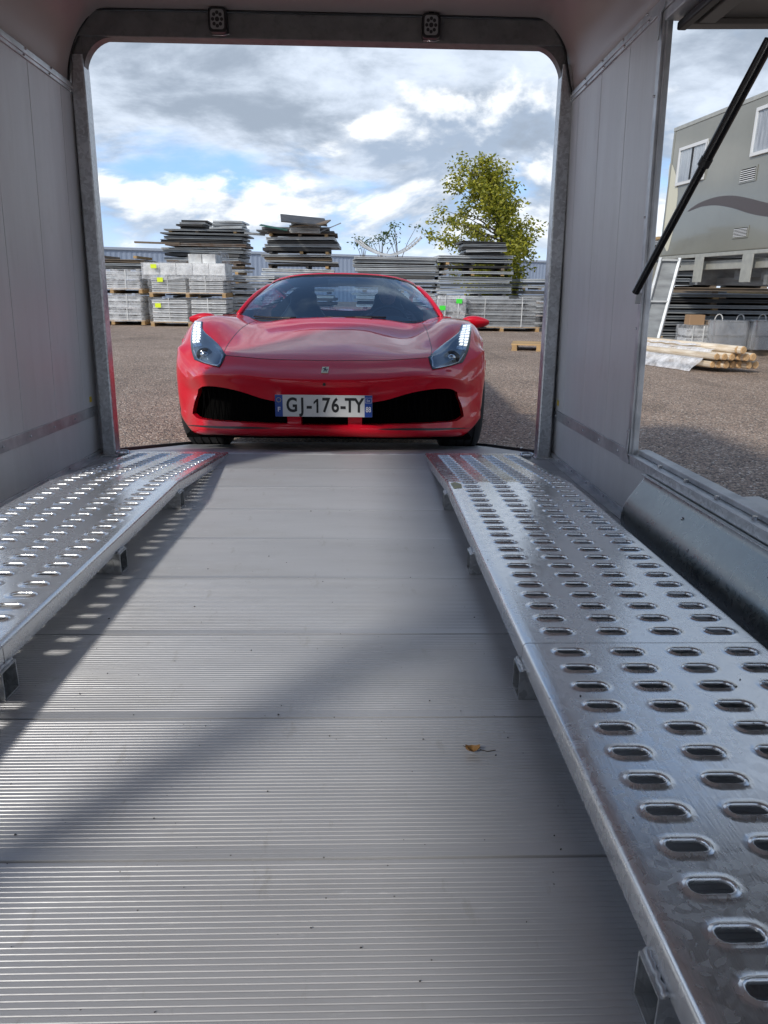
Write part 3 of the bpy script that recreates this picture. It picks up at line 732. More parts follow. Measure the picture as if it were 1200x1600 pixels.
# grille bars: a coarse black lattice inside each intake
for s in (1, -1):
    lt = MB()
    for k in range(15):
        x = .20 + k * .035; y = .05 + (x ** 2) * .42
        lt.bar((s * x, y, .262), (s * (x + .02), y + .01, .47), .003, .003)
        lt.bar((s * (x + .03), y, .262), (s * (x - .0), y + .01, .47), .003, .003)
    tag(lt.build('grille_lattice', MMESH, car), kind='stuff')
# inner lips of the openings
def rim_strip(idx, dy=.045):
    for s in (1, -1):
        m = MB(); a = [(DG[i, j][0] * s, DG[i, j][1], DG[i, j][2]) for i, j in idx]; b = [(p[0] * .985, p[1] + dy, p[2]) for p in a]
        m.grid([a, b]); m.build('intake_lip', MRED, bumper, smooth=True)
g0, g1 = 4 * NF, 6 * NF
rim_strip([(g0, j) for j in range(2 * NF, 7 * NF + 1)] + [(i, 7 * NF) for i in range(g0, g1 + 1)] + [(g1, j) for j in range(7 * NF, 2 * NF - 1, -1)] + [(i, 2 * NF) for i in range(g1, g0 - 1, -1)])
rim_strip([(g0, j) for j in range(0, NF + 1)] + [(i, NF) for i in range(g0, 5 * NF + 1)] + [(5 * NF, j) for j in range(NF, -1, -1)], .05)
# dark slot above the splitter
ms = MB(); up, lo_ = [], []
for j in np.linspace(0, 1, 18):
    u = 590 + (733 - 590) * j; v = 670.4 if j < .6 else 670.4 - (j - .6) * 6
    h = 1.6 * math.sin(math.pi * min(1, j * 1.02)) ** .5 + .15
    up.append(hitn(u, v - h, .002)); lo_.append(hitn(u, v + h, .002))
ms.grid([up, lo_]); mirror_build(ms, 'splitter_slot', MCB, bumper)
ms = MB(); ms.tube([hitn(504.5, 600, -.001), hitn(504.5, 600, .0035)], .0085, 12); ms.build('sensor_cap', MBK, bumper, smooth=True, ang=40)
# badge: pale rectangle with a small rearing horse
bc = hitn(505.5, 578.5, .003); tx = Vector((1, 0, 0)); pa, pb_ = hitn(505.5, 573.5, .003), hitn(505.5, 584, .003); ty = (pa - pb_).normalized(); tn = tx.cross(ty)
BM = Matrix((tx, ty, tn)).transposed().to_4x4(); BM.translation = bc
if tn.y > 0: pass
bh = (pa - pb_).length * .92
m = MB(); m.box((0, 0, 0), (.036, bh, .004)); m.v = [tuple(BM @ Vector(p)) for p in m.v]; bo_ = m.build('badge', mat('badge_cream', (.62, .60, .42), .3), bumper, bevel=.001)
HP = [(-.30, -.48), (-.18, -.46), (-.12, -.2), (0, -.1), (.12, -.28), (.05, -.48), (.18, -.48), (.25, -.22), (.14, .0), (.16, .14), (.34, .18), (.36, .05), (.42, .06), (.40, .27), (.18, .28), (.12, .34), (.10, .46), (.02, .50), (-.20, .40), (-.18, .32), (-.04, .32), (-.10, .10), (-.30, -.02), (-.44, .10), (-.48, .0), (-.34, -.14), (-.24, -.22)]
m = MB(); m.prism([(-x * .030, y * bh * .74) for x, y in HP], lambda x, y: tuple(BM @ Vector((x, y, .0022))), lambda x, y: tuple(BM @ Vector((x, y, .0034)))); m.build('horse_emblem', MPLK, bo_)
# number plate
PZ, PY = .394, -.042
pl = MB().box((0, PY + .003, PZ), (.514, .006, .115)).build('number_plate', MPLW, car, bevel=.002)
PM = lambda x, z, d=0: Matrix.Translation((x, PY - .0006 - d, PZ + z)) @ Matrix.Rotation(math.pi / 2, 4, 'X')
for s in (-1, 1): MB().box((s * .2365, PY - .0004, PZ), (.040, .0012, .1135)).build('plate_band', MPLB, pl)
xs = [(-.168, 'G'), (-.113, 'J'), (-.0765, '-'), (.012, '7'), (.061, '6'), (.1025, '-'), (.138, 'T'), (.186, 'Y')]
m = MB(); m.prism([(-.0475, -.0365), (-.0370, -.0365), (-.0370, .0375), (-.0455, .0375), (-.0620, .0215), (-.0620, .0085), (-.0475, .0215)], lambda x, z: (x + .009, PY - .0006, PZ + z), lambda x, z: (x + .009, PY - .0014, PZ + z)); m.build('plate_letter', MPLK, pl)
for x, ch in xs: text(ch, .105, MPLK, 'plate_letter', pl, PM(x, .001), sx=.80 if ch != '-' else .9, bold=.0026)
text('F', .034, MWT, 'country_letter', pl, PM(-.2365, -.020, .001), bold=.0006)
text('88', .040, MWT, 'department_number', pl, PM(.2365, -.018, .001), sx=.72, bold=.0004)
text('Est', .017, MWT, 'region_mark', pl, PM(.2365, .030, .001), sx=.9)
for a, b, c, d in ((-.017, .044, .017, .0455), (-.017, .0175, .017, .019), (-.017, .019, -.0158, .044), (.0158, .019, .017, .044)):
    MB().span((.2365 + a, PY - .0018, PZ + b), (.2365 + c, PY - .0011, PZ + d)).build('region_frame', MWT, pl)
st = MB()
for i in range(12):
    a = i * math.pi / 6; st.tube([(-.2365 + .0115 * math.cos(a), PY - .0011, PZ + .031 + .0115 * math.sin(a)), (-.2365 + .0115 * math.cos(a), PY - .0018, PZ + .031 + .0115 * math.sin(a))], .0019, 5)
tag(st.build('star_ring', mat('star_yellow', (.65, .55, .08), .5), pl), kind='stuff')
# headlights
LE = [(717.6, 507.5), (714.9, 518.8), (707.6, 526), (697, 534), (687.4, 541.8), (677, 551), (669.5, 558.3), (671, 568), (674.5, 577.7)]
RE = [(730.8, 507.5), (731.4, 515), (730.6, 526), (729.6, 537.5), (726.5, 549), (722.7, 558), (718.3, 566.2), (700, 572.5), (674.9, 577.8)]
def lerp2(P, t):
    f = t * (len(P) - 1); i = min(int(f), len(P) - 2); f -= i
    return P[i][0] + (P[i + 1][0] - P[i][0]) * f, P[i][1] + (P[i + 1][1] - P[i][1]) * f
def lamp_pt(t, s, off):
    a, b = lerp2(LE, t), lerp2(RE, t); return hitn(a[0] + (b[0] - a[0]) * s, a[1] + (b[1] - a[1]) * s, off)
def lamp_patch(t0, t1, s0, s1, off, nt_=10, ns=8):
    m = MB(); m.grid([[lamp_pt(t0 + (t1 - t0) * i / nt_, s0 + (s1 - s0) * j / ns, off if not callable(off) else off(i / nt_, j / ns)) for j in range(ns + 1)] for i in range(nt_ + 1)]); return m
MHB = mat('lamp_bowl', (.13, .16, .20), .2, .5); MHC = mat('lamp_chrome', (.45, .50, .56), .12, 1.0); MLEDW = mat('daytime_led', (.9, .9, .9), .3, emit=((.95, .98, 1), .55))
MLG = glass_mat('lamp_glass', (.86, .90, .94), .06)
h1, h2 = mirror_build(lamp_patch(0, 1, -.04, 1.04, .0022, 20, 10), 'headlight', MBK, car, smooth=True)
def both(m, name, material, **kw):
    m.build(name, material, h1, **kw); q = MB(); q.add([(-x, y, z) for x, y, z in m.v], m.f); q.build(name, material, h2, **kw)
both(lamp_patch(.02, .97, .07, .93, .0035, 20, 10), 'lamp_bowl', MHB, smooth=True)
for k in range(8):
    for c in range(2):
        t0 = .015 + k * .052; w0 = .42 if k < 3 else .42 + (k - 3) * .06
        s0 = .14 if k < 3 else (.14 + (k - 2) * .085)
        a = s0 + c * (.93 - s0) / 2
        both(lamp_patch(t0 + .004, t0 + .046, a + .02, a + (.93 - s0) / 2 - .02, .0062, 2, 2), 'daytime_light', MLEDW)
both(lamp_patch(.44, .50, .55, .93, .006, 2, 3), 'lamp_chrome', MHC)
rimp = []
for t, s in ((.70, .06), (.78, .05), (.86, .10), (.94, .12), (.965, .5), (.94, .86), (.86, .93), (.76, .92), (.66, .92), (.56, .93)):
    rimp.append(lamp_pt(t, s, .006))
m = MB(); m.tube([tuple(p) for p in rimp], .0045, 6); both(m, 'lamp_chrome', MHC, smooth=True)
lc = lamp_pt(.69, .62, .004); m = MB(); m.sphere(lc, (.050, .022, .042), 16, 10); both(m, 'projector_lens', mat('projector', (.03, .035, .045), .05, .3), smooth=True)
m = MB(); m.sphere(lc + Vector((0, -.012, .002)), (.026, .016, .022), 12, 8); both(m, 'projector_lens', MHC, smooth=True)
both(lamp_patch(0, 1, -.01, 1.01, lambda a, b: .0075 + .020 * math.sin(math.pi * b) * math.sin(math.pi * min(1, a)) ** .6, 16, 10), 'lamp_cover', MLG, smooth=True)

# windscreen, roof, pillars and side glass
WB = [(0, 1.40, .806), (.20, 1.405, .806), (.36, 1.43, .80), (.50, 1.475, .795), (.62, 1.545, .80), (.70, 1.62, .815), (.748, 1.70, .838)]
WT = [(0, 2.10, 1.143), (.17, 2.105, 1.141), (.30, 2.12, 1.135), (.42, 2.15, 1.120), (.51, 2.19, 1.100), (.57, 2.235, 1.078), (.605, 2.29, 1.050)]
def full(P): return [(-x, y, z) for x, y, z in P[:0:-1]] + list(P)
def arc_rows(A, B, n, bulge):
    out = []
    for i in range(n + 1):
        t = i / n; out.append([tuple(np.array(a) * (1 - t) + np.array(b) * t + np.array((0, -.6, .8)) * bulge * math.sin(math.pi * t)) for a, b in zip(A, B)])
    return out
ws = MB(); ws.grid(arc_rows(full(WB), full(WT), 8, .028)); wso = ws.build('windscreen', MGL, car, smooth=True)
m = MB(); A = arc_rows(full(WB), full(WT), 8, .028); a0 = A[0]; a1 = [tuple(np.array(p) + np.array((0, .03, .018))) for p in a0]
m.grid([[(p[0], p[1] - .004, p[2] - .012) for p in a0], [(p[0], p[1] + .012, p[2] + .010) for p in a0]]); m.build('screen_surround', MBK, wso)
m = MB(); a8 = A[8][3:-3]; m.grid([[(p[0] * .985, p[1] - .045, p[2] - .016) for p in a8], [(p[0], p[1] - .004, p[2] + .0035) for p in a8]]); m.build('screen_surround', MBK, wso)
m = MB(); m.box((0, 2.04, 1.085), (.22, .03, .045)); m.build('interior_mirror', MBK, car, bevel=.01)
RF = [[(x, y - .004, z + .006) for x, y, z in full(WT)],
      [(x, y + .015, z + .016) for x, y, z in full(WT)],
      [(x * 1.0, y + .18, z + .020) for x, y, z in full(WT)],
      [(x * 1.0, y + .50, z + .008) for x, y, z in full(WT)],
      [(x * .96, y + .85, z - .035) for x, y, z in full(WT)]]
m = MB(); m.grid(RF); m.build('roof_panel', MRED, car, smooth=True)
PLR = [np.array(WB[-1]) + (.012, .0, -.03)] + [np.array(A[i][-1]) + np.array((.010, .004, .004)) for i in range(0, 9)] + [np.array((.612, 2.5, 1.062)), np.array((.606, 2.8, 1.045)), np.array((.59, 3.1, .995)), np.array((.60, 3.4, .93))]
m = MB(); m.tube([tuple(p) for p in PLR], [.014] * 1 + [.017] * 8 + [.020] * 5, 8); mirror_build(m, 'roof_pillar', MRED, car, smooth=True)
belt = [(.765, 1.72, .845), (.80, 2.1, .870), (.815, 2.5, .875), (.815, 2.9, .885), (.79, 3.25, .90)]
rail = [(.735, 1.76, .865), (.625, 2.2, 1.03), (.622, 2.5, 1.058), (.616, 2.8, 1.04), (.605, 3.1, .99)]
m = MB(); m.grid([belt, [tuple((np.array(a) + np.array(b)) / 2 + np.array((.012, 0, 0))) for a, b in zip(belt, rail)], rail]); mirror_build(m, 'side_window', MSG, car, smooth=True)
# doors, rear quarters
ycols = [1.28, 1.45, 1.72, 2.0, 2.4, 2.8, 3.0, 3.1, 3.2, 3.3, 3.4, 3.5, 3.6, 3.7, 3.8, 3.9, 4.0, 4.1, 4.25, 4.45, 4.56]
def side_x(y, h):
    bulge = .955 + (.025 if y > 3.1 else -.02 * math.sin(math.pi * (y - 1.2) / 1.9)); tail = max(0, y - 4.1) ** 2 * .55
    return (bulge - tail) * (1 - .10 * max(0, h - .62) - .05 * (1 - h) ** 2) - (.13 * max(0, h - .8) / .2)
def belt_z(y): return .84 + .035 * min(1, max(0, (y - 1.7) / .8)) + (.02 if y > 3 else 0) - .10 * max(0, y - 4.1)
for s in (1, -1):
    g = []
    for y in ycols:
        rr_ = []
        for h in (0, .12, .25, .4, .5, .6, .7, .8, .88, .95, 1.0):
            z = .16 + (belt_z(y) - .16) * h; x = side_x(y, h); yy = y
            d = math.hypot(y - 3.60, z - .35)
            if d < .385:
                d = max(d, .02); yy = 3.60 + (y - 3.60) / d * .385; z = .35 + (z - .35) / d * .385
            d = math.hypot(yy - AY, z - AZ)
            if d < AR: yy = AY + (yy - AY) / d * AR; z = AZ + (z - AZ) / d * AR
            rr_.append((s * x, yy, z))
        g.append(rr_)
    m = MB(); m.grid(g); o = m.build('body_side', MRED, car, smooth=True); clean(o.data)
m = MB(); m.grid([[(x * w, y, z + dz * (1 - abs(x))) for x in np.linspace(-1, 1, 13)] for y, w, z, dz in ((3.72, .83, .885, -.02), (4.0, .84, .88, .0), (4.3, .82, .87, .01), (4.5, .78, .85, .01), (4.58, .74, .80, 0), (4.58, .74, .45, 0), (4.5, .74, .2, 0))]); m.build('rear_deck', MRED, car, smooth=True)
for s in (1, -1):
    m = MB(); m.grid([[(s * x, y, z) for x, z in ((.60 - (y - 3.0) * .12, .93 - (y - 3) * .04), (.72, .915 - (y - 3) * .02), (.83, .885))] for y in (3.0, 3.3, 3.6, 3.74)]); m.build('buttress', MRED, car, smooth=True)
m = MB(); m.grid([[(x, y, z) for x in (-.50, -.25, 0, .25, .50)] for y, z in ((2.98, 1.105), (3.3, 1.02), (3.72, .885))]); m.build('rear_window', glass_mat('rear_glass', (.9, .95, .97), 0), car, smooth=True)
# underbody, arch liners
MB().span((-.84, .35, .15), (.84, 4.4, .17)).build('underbody', MDK, car)
MB().span((-.55, .42, .17), (.55, 1.40, .60)).build('front_structure', MDK, car)
MB().span((-.80, 1.38, .17), (.80, 3.0, .32)).build('cabin_floor', MINT, car)
for s in (1, -1):
    for wy in (.95, 3.60):
        m = MB(); P = [(wy + .368 * math.cos(a), .345 + .368 * math.sin(a)) for a in np.linspace(-.2, math.pi + .2, 20)]
        m.grid([[(s * .915, y, z) for y, z in P], [(s * .60, y, z) for y, z in P]]); m.add([(s * .60, wy + .37, .15), (s * .60, wy - .37, .15), (s * .60, wy - .37, .60), (s * .60, wy + .37, .60)], [(0, 1, 2, 3)])
        m.build('arch_liner', MDK, car)
# wheels
def wheel(xc, wy, w, parent):
    Rr = .345; s = 1 if xc > 0 else -1
    pr = [(-w / 2, .255), (-w / 2 - .004, .285), (-w / 2 + .004, .318), (-w / 2 + .022, .338), (-w / 2 + .04, .344)]
    for gx in (-.075, -.025, .025, .075): pr += [(gx - .0055, Rr), (gx - .005, Rr - .008), (gx + .005, Rr - .008), (gx + .0055, Rr)]
    pr += [(w / 2 - .04, .344), (w / 2 - .022, .338), (w / 2 - .004, .318), (w / 2 + .004, .285), (w / 2, .255)]
    c = Vector((xc, wy, .337))
    root = MB(); n = 56
    root.grid([[(c.x + px, c.y + r * math.cos(a), c.z + r * math.sin(a)) for px, r in pr] for a in [2 * math.pi * k / n for k in range(n + 1)]])
    t = root.build('wheel', MTY, parent, smooth=True, ang=35)
    m = MB(); n = 40
    for x, r0, r1, x1 in ((s * w * .46, .256, .235, s * w * .40), (s * w * .40, .235, .228, -s * w * .45)):
        m.grid([[(c.x + q, c.y + r * math.cos(a), c.z + r * math.sin(a)) for q, r in ((x, r0), (x1, r1))] for a in [2 * math.pi * k / n for k in range(n + 1)]])
    m.build('rim', MRIM, t, smooth=True)
    for k in range(5):
        for d in (-.09, .09):
            a = k * 2 * math.pi / 5 + .3; m = MB(); p0 = c + Vector((s * w * .33, .04 * math.cos(a), .04 * math.sin(a))); p1 = c + Vector((s * w * .42, .235 * math.cos(a + d * 1.6), .235 * math.sin(a + d * 1.6)))
            m.bar(p0, p1, .022, .020, (1, 0, 0)); m.build('spoke', MRIM, t, bevel=.003)
    m = MB(); m.tube([c + Vector((s * w * .30, 0, 0)), c + Vector((s * w * .36, 0, 0))], .055, 16); m.build('hub', MRIM, t, bevel=.004)
    m = MB(); m.tube([c + Vector((s * w * .10, 0, 0)), c + Vector((s * w * .16, 0, 0))], .185, 24); m.build('brake_disc', MCB, t)
for xc in (.822, -.822):
    wheel(xc, .95, .262, car); wheel(xc * .99, 3.60, .30, car)
# door mirrors
def pod(s):
    c = Vector((s * 1.010, 1.64, .812)); m = MB(); rws = []
    for i in range(13):
        t = i / 12; x = (t - .5) * .195; k = math.sin(math.pi * (.06 + .90 * t)) ** .55
        hh = .050 * k * (1 - .20 * t); dd = .07 * k * (1 - .25 * t)
        rws.append([(c.x + s * x, c.y + dd * math.cos(a) * (1 if math.cos(a) < 0 else .5), c.z + hh * math.sin(a) - .008 * t + .006 * math.cos(2 * a)) for a in [2 * math.pi * j / 14 for j in range(15)]])
    m.grid(rws); m.add(rws[0][:-1], [tuple(range(14))]); m.add(rws[-1][:-1], [tuple(range(14))])
    o = m.build('door_mirror', MRED, car, smooth=True, ang=50)
    m = MB(); m.bar((s * .80, 1.72, .80), (s * .96, 1.66, .795), .05, .018); m.build('mirror_arm', MRED, o, bevel=.006)
    m = MB(); m.bar((s * .95, 1.655, .768), (s * 1.09, 1.655, .764), .06, .008); m.build('mirror_base', MBK, o, bevel=.003)
pod(1); pod(-1)
# wipers
def on_screen(x, t): 
    i = min(range(len(A[0])), key=lambda k: abs(A[0][k][0] - x)); r = A[0][i]; q = A[8][i]
    return np.array(r) * (1 - t) + np.array(q) * t + np.array((0, -.6, .8)) * (.028 * math.sin(math.pi * t) + .010)
for xa_, ta, xb_, tb in ((-.10, .02, .34, .05), (-.62, .04, -.30, .02)):
    m = MB(); pts = []
    for k in range(7):
        x = xa_ + (xb_ - xa_) * k / 6; t = ta + (tb - ta) * k / 6
        y = np.interp(abs(x), [p[0] for p in WB], [p[1] for p in WB]); z = np.interp(abs(x), [p[0] for p in WB], [p[2] for p in WB])
        pts.append((x, y + t * .65, z + t * .33 + .014))
    m.tube(pts, .0065, 6); w_ = m.build('wiper', MBK, car, smooth=True)
    m = MB(); m.bar(pts[3], (pts[3][0] + .12, pts[3][1] - .06, pts[3][2] - .006), .016, .010); m.build('wiper_arm', MBK, w_, bevel=.002)
# cabin
m = MB(); m.grid([[(x, y, z - .035 * abs(x)) for x in np.linspace(-.70, .70, 9)] for y, z in ((1.44, .785), (1.65, .800), (1.85, .790), (1.92, .74), (1.90, .5))]); m.build('dashboard', MINT, car, smooth=True)
m = MB(); m.sphere((.365, 1.84, .79), (.19, .12, .045), 14, 8); m.build('instrument_hood', MINT, car, smooth=True)
cw = Vector((.365, 2.00, .745)); sx_, sy_ = Vector((1, 0, 0)), Vector((0, .38, .92)).normalized()
m = MB(); m.tube([cw + sx_ * .178 * math.cos(a) + sy_ * .172 * math.sin(a) for a in np.linspace(0, 2 * math.pi, 33)], .014, 8, caps=False)
sw = m.build('steering_wheel', MBG, car, smooth=True)
for a in (math.radians(0), math.radians(180), math.radians(270)):
    m = MB(); m.bar(cw + (sx_ * math.cos(a) + sy_ * math.sin(a)) * .16, cw, .03, .012, (0, -1, .4)); m.build('wheel_spoke', MINT, sw, bevel=.003)
for s in (1, -1):
    m = MB(); rws = []
    for z, y, w, d in ((.30, 2.42, .24, .10), (.45, 2.46, .25, .09), (.62, 2.52, .26, .08), (.78, 2.58, .235, .07), (.86, 2.62, .17, .06), (.93, 2.64, .125, .05), (1.00, 2.655, .115, .045), (1.035, 2.66, .07, .03)):
        rws.append([(s * .365 + w * math.cos(a) * (1 if abs(math.cos(a)) < .8 else .96), y + d * math.sin(a) * (1 if math.sin(a) > 0 else .5 + .5 * abs(math.cos(a))), z) for a in [2 * math.pi * j / 18 for j in range(19)]])
    m.grid(rws); m.add(rws[-1][:-1], [tuple(range(18))]); so_ = m.build('seat', MSEAT, car, smooth=True)
    m = MB(); m.box((s * .365, 2.22, .42), (.46, .50, .14)); m.build('seat_cushion', MSEAT, so_, bevel=.04)
MB().span((-.70, 2.98, .30), (.70, 3.0, .86)).build('cabin_bulkhead', MINT, car)
for s in (1, -1):
    m = MB(); m.prism([(s * .30, .861), (s * .70, .861), (s * .56, .98), (s * .46, 1.06), (s * .30, 1.085)], lambda x, z: (x, 2.98, z), lambda x, z: (x, 3.0, z)); m.build('cabin_bulkhead', MINT, car)
m = MB(); m.grid([[(x, 2.3 + .5 * t, 1.120 - .06 * abs(x) ** 1.5 - .03 * t) for x in np.linspace(-.47, .47, 9)] for t in (-.2, .3, 1.3)]); m.build('headlining', MINT, car, smooth=True)

# the driver: one continuous skinned body seated behind the wheel, hands closed on the rim
def skinned(name, joints, edges, root, material, parent, levels=2):
    me = bpy.data.meshes.new(name); me.from_pydata([j[0] for j in joints], edges, [])
    o = bpy.data.objects.new(name, me); COL.objects.link(o); o.parent = parent
    sk = o.modifiers.new('skin', 'SKIN'); sk.use_smooth_shade = True
    for i, j in enumerate(joints):
        me.skin_vertices[0].data[i].radius = j[1] if isinstance(j[1], tuple) else (j[1], j[1])
        me.skin_vertices[0].data[i].use_root = (i == root)
    ss = o.modifiers.new('subsurf', 'SUBSURF'); ss.levels = levels; ss.render_levels = levels
    dg = bpy.context.evaluated_depsgraph_get(); m2 = bpy.data.meshes.new_from_object(o.evaluated_get(dg))
    o.modifiers.clear(); o.data = m2; m2.materials.clear(); m2.materials.append(material); m2.shade_smooth(); return o
px0 = .365
person = thing('person', 'driver seated behind the steering wheel of the red sports car, dimly seen through the windscreen', 'person', (CX + px0 + .043, CY + 2.43, CZ + .50), tf=True)
MSK = mat('skin', (.42, .24, .17), .5); MCL = mat('dark_jacket', (.05, .035, .045), .8); MHR = mat('dark_hair', (.03, .022, .018), .7)
def L_(x, y, z): return (x, y, z)
hl = [cw + sx_ * .178 * math.cos(a) + sy_ * .172 * math.sin(a) - Vector((px0, 2.43, .50)) for a in (math.radians(155), math.radians(25))]
J = [(L_(0, 0, 0), (.15, .12)), (L_(0, .02, .18), (.14, .11)), (L_(0, .05, .33), (.13, .09)), (L_(0, .06, .395), .055), (L_(0, .04, .45), (.058, .066)), (L_(0, .03, .515), (.070, .085)), (L_(0, .03, .565), (.055, .065))]
E = [(0, 1), (1, 2), (2, 3), (3, 4), (4, 5), (5, 6)]
for s, h in ((-1, hl[0]), (1, hl[1])):
    b = len(J); h = Vector(h)
    el = Vector((s * .27, -.10, .12))
    wr = h + Vector((0, .055, -.02))
    J += [(L_(s * .19, .05, .32), .062), (tuple(el), .045), (tuple(wr), .028), (tuple(h + Vector((0, .022, -.008))), (.036, .020))]
    E += [(2, b), (b, b + 1), (b + 1, b + 2), (b + 2, b + 3)]
    for k, (dz, ln) in enumerate(((.030, .9), (.011, 1.0), (-.009, .95), (-.027, .8))):
        c = len(J); J += [(tuple(h + Vector((s * .012 * ln, -.004, dz))), .0085), (tuple(h + Vector((s * .004, -.024 * ln, dz))), .008), (tuple(h + Vector((-s * .016, -.022 * ln, dz))), .007)]
        E += [(b + 3, c), (c, c + 1), (c + 1, c + 2)]
    c = len(J); J += [(tuple(h + Vector((-s * .022, .012, .028))), .010), (tuple(h + Vector((-s * .020, -.010, .040))), .0085)]; E += [(b + 3, c), (c, c + 1)]
for s in (-1, 1):
    b = len(J); J += [(L_(s * .10, -.10, -.02), .085), (L_(s * .13, -.42, .05), .06), (L_(s * .12, -.62, -.12), .045)]; E += [(0, b), (b, b + 1), (b + 1, b + 2)]
body = skinned('body', J, E, 0, MCL, person)
fc = MB(); fc.sphere((0, .028, .520), (.074, .092, .112), 18, 14); fc.v = [(x, y - (.010 if y < -.03 and abs(z - .50) < .02 and abs(x) < .014 else 0), z) for x, y, z in fc.v]
face = fc.build('face', MSK, person, smooth=True)
m = MB(); m.sphere((0, -.068, .508), (.011, .016, .022), 8, 6); m.build('nose', MSK, face, smooth=True)
for s in (-1, 1):
    m = MB(); m.sphere((s * .030, -.050, .532), (.013, .010, .007), 8, 6); m.build('eye', MINT, face, smooth=True)
    m = MB(); m.sphere((s * .076, .035, .520), (.008, .018, .028), 8, 6); m.build('ear', MSK, face, smooth=True)
m = MB(); m.sphere((0, -.055, .470), (.022, .008, .005), 8, 6); m.build('mouth', mat('lip', (.30, .12, .10), .5), face, smooth=True)
m = MB(); m.sphere((0, .045, .552), (.082, .094, .092), 16, 10); m.v = [p if p[2] > .54 or p[1] > .03 else (p[0] * .8, .03, p[2]) for p in m.v]; m.build('hair', MHR, person, smooth=True)
# ================================================================== THE YARD
def ground_mat():
    m = mat('chipped_asphalt', (.135, .118, .105), .85, 0, spec=.3); t = m.node_tree; b = t.nodes['Principled BSDF']; n = t.nodes.new; L = t.links.new
    tc = n('ShaderNodeTexCoord')
    vo = n('ShaderNodeTexVoronoi'); vo.inputs['Scale'].default_value = 85; L(tc.outputs['Object'], vo.inputs['Vector'])
    vo2 = n('ShaderNodeTexVoronoi'); vo2.inputs['Scale'].default_value = 21; L(tc.outputs['Object'], vo2.inputs['Vector'])
    s = n('ShaderNodeSeparateColor'); L(vo.outputs['Color'], s.inputs[0])
    r = n('ShaderNodeValToRGB'); L(s.outputs[0], r.inputs[0]); e = r.color_ramp.elements
    e[0].color = (.07, .062, .056, 1); e[1].color = (.55, .49, .42, 1)
    for p, c in ((.25, (.135, .108, .09, 1)), (.5, (.24, .18, .14, 1)), (.75, (.29, .205, .152, 1)), (.92, (.37, .29, .22, 1))): q = e.new(p); q.color = c
    bg = n('ShaderNodeTexNoise'); bg.inputs['Scale'].default_value = .55; bg.inputs['Detail'].default_value = 10; bg.inputs['Roughness'].default_value = .65; L(tc.outputs['Object'], bg.inputs[0])
    mr = n('ShaderNodeMapRange'); L(bg.outputs[0], mr.inputs[0]); mr.inputs[1].default_value = .3; mr.inputs[2].default_value = .7; mr.inputs[3].default_value = 1.12; mr.inputs[4].default_value = 1.75
    mx0 = n('ShaderNodeMix'); mx0.data_type = 'RGBA'; mx0.blend_type = 'MULTIPLY'; mx0.inputs[0].default_value = 1; L(r.outputs[0], mx0.inputs[6]); L(mr.outputs[0], mx0.inputs[7])
    b2 = n('ShaderNodeTexNoise'); b2.inputs['Scale'].default_value = .9; b2.inputs['Detail'].default_value = 4; b2.inputs['Distortion'].default_value = 1.2; mp_ = n('ShaderNodeMapping'); mp_.inputs['Scale'].default_value = (1, .25, 1); L(tc.outputs['Object'], mp_.inputs[0]); L(mp_.outputs[0], b2.inputs[0])
    m2 = n('ShaderNodeMapRange'); L(b2.outputs[0], m2.inputs[0]); m2.inputs[1].default_value = .56; m2.inputs[2].default_value = .66; m2.inputs[3].default_value = 1.0; m2.inputs[4].default_value = .78
    mx = n('ShaderNodeMix'); mx.data_type = 'RGBA'; mx.blend_type = 'MULTIPLY'; mx.inputs[0].default_value = 1; L(mx0.outputs[2], mx.inputs[6]); L(m2.outputs[0], mx.inputs[7])
    L(mx.outputs[2], b.inputs['Base Color'])
    ad = n('ShaderNodeMath'); ad.operation = 'ADD'; L(vo.outputs['Distance'], ad.inputs[0]); L(vo2.outputs['Distance'], ad.inputs[1])
    bp = n('ShaderNodeBump'); bp.inputs['Strength'].default_value = .8; bp.inputs['Distance'].default_value = .012; bp.invert = True; L(ad.outputs[0], bp.inputs['Height']); L(bp.outputs[0], b.inputs['Normal'])
    return m
MGRD = ground_mat()
gr = MB(); gr.grid([[(x, y, -.0) for x in (-900, -60, -10, 0, 10, 60, 900)] for y in (-300, -20, 0, 10, 30, 80, 1500)])
tag(gr.build('ground', MGRD), kind='structure')
tag(bpy.data.objects['ground'], 'brown grey chip-sealed asphalt yard')

MPa = mat('zinc_light', (.66, .68, .69), .5, .2, col2=(.50, .52, .53), nscale=3, nstretch=(.6, 1, 3), per_obj=.22, dirt=.4, dirt_col=(.20, .17, .14))
MPb = mat('zinc_mid', (.33, .35, .36), .55, .2, col2=(.21, .22, .23), nscale=3, nstretch=(.6, 1, 3), per_obj=.25, dirt=.45, dirt_col=(.14, .11, .09))
MPc = mat('panel_dark', (.035, .038, .042), .6, 0, col2=(.075, .07, .065), nscale=4, per_obj=.3)
MPd = mat('panel_wood', (.22, .165, .11), .8, 0, col2=(.13, .10, .075), nscale=5, nstretch=(.4, 1, 4), per_obj=.25)
MPe = mat('panel_white', (.74, .75, .74), .5, 0, col2=(.48, .49, .49), nscale=5, per_obj=.12, dirt=.5, dirt_col=(.28, .25, .22))
MPr = mat('panel_rusty', (.17, .10, .06), .75, 0, col2=(.26, .24, .22), nscale=4, per_obj=.2)
MPT = mat('pallet_wood', (.50, .33, .15), .8, 0, col2=(.36, .23, .11), nscale=6, nstretch=(.5, 1, 4), per_obj=.15)
MGN = mat('tarp_green', (.02, .10, .07), .6)
MYL = mat('yellow_label', (.72, .86, .02), .6); MGL2 = mat('green_label', (.06, .75, .05), .6)
MFILM = film_mat('wrap_film', .30); MFILM2 = film_mat('clear_film', .12)
MFILM3 = film_mat('milky_film', .75)
MCN = mat('board_brown', (.33, .21, .12), .85)
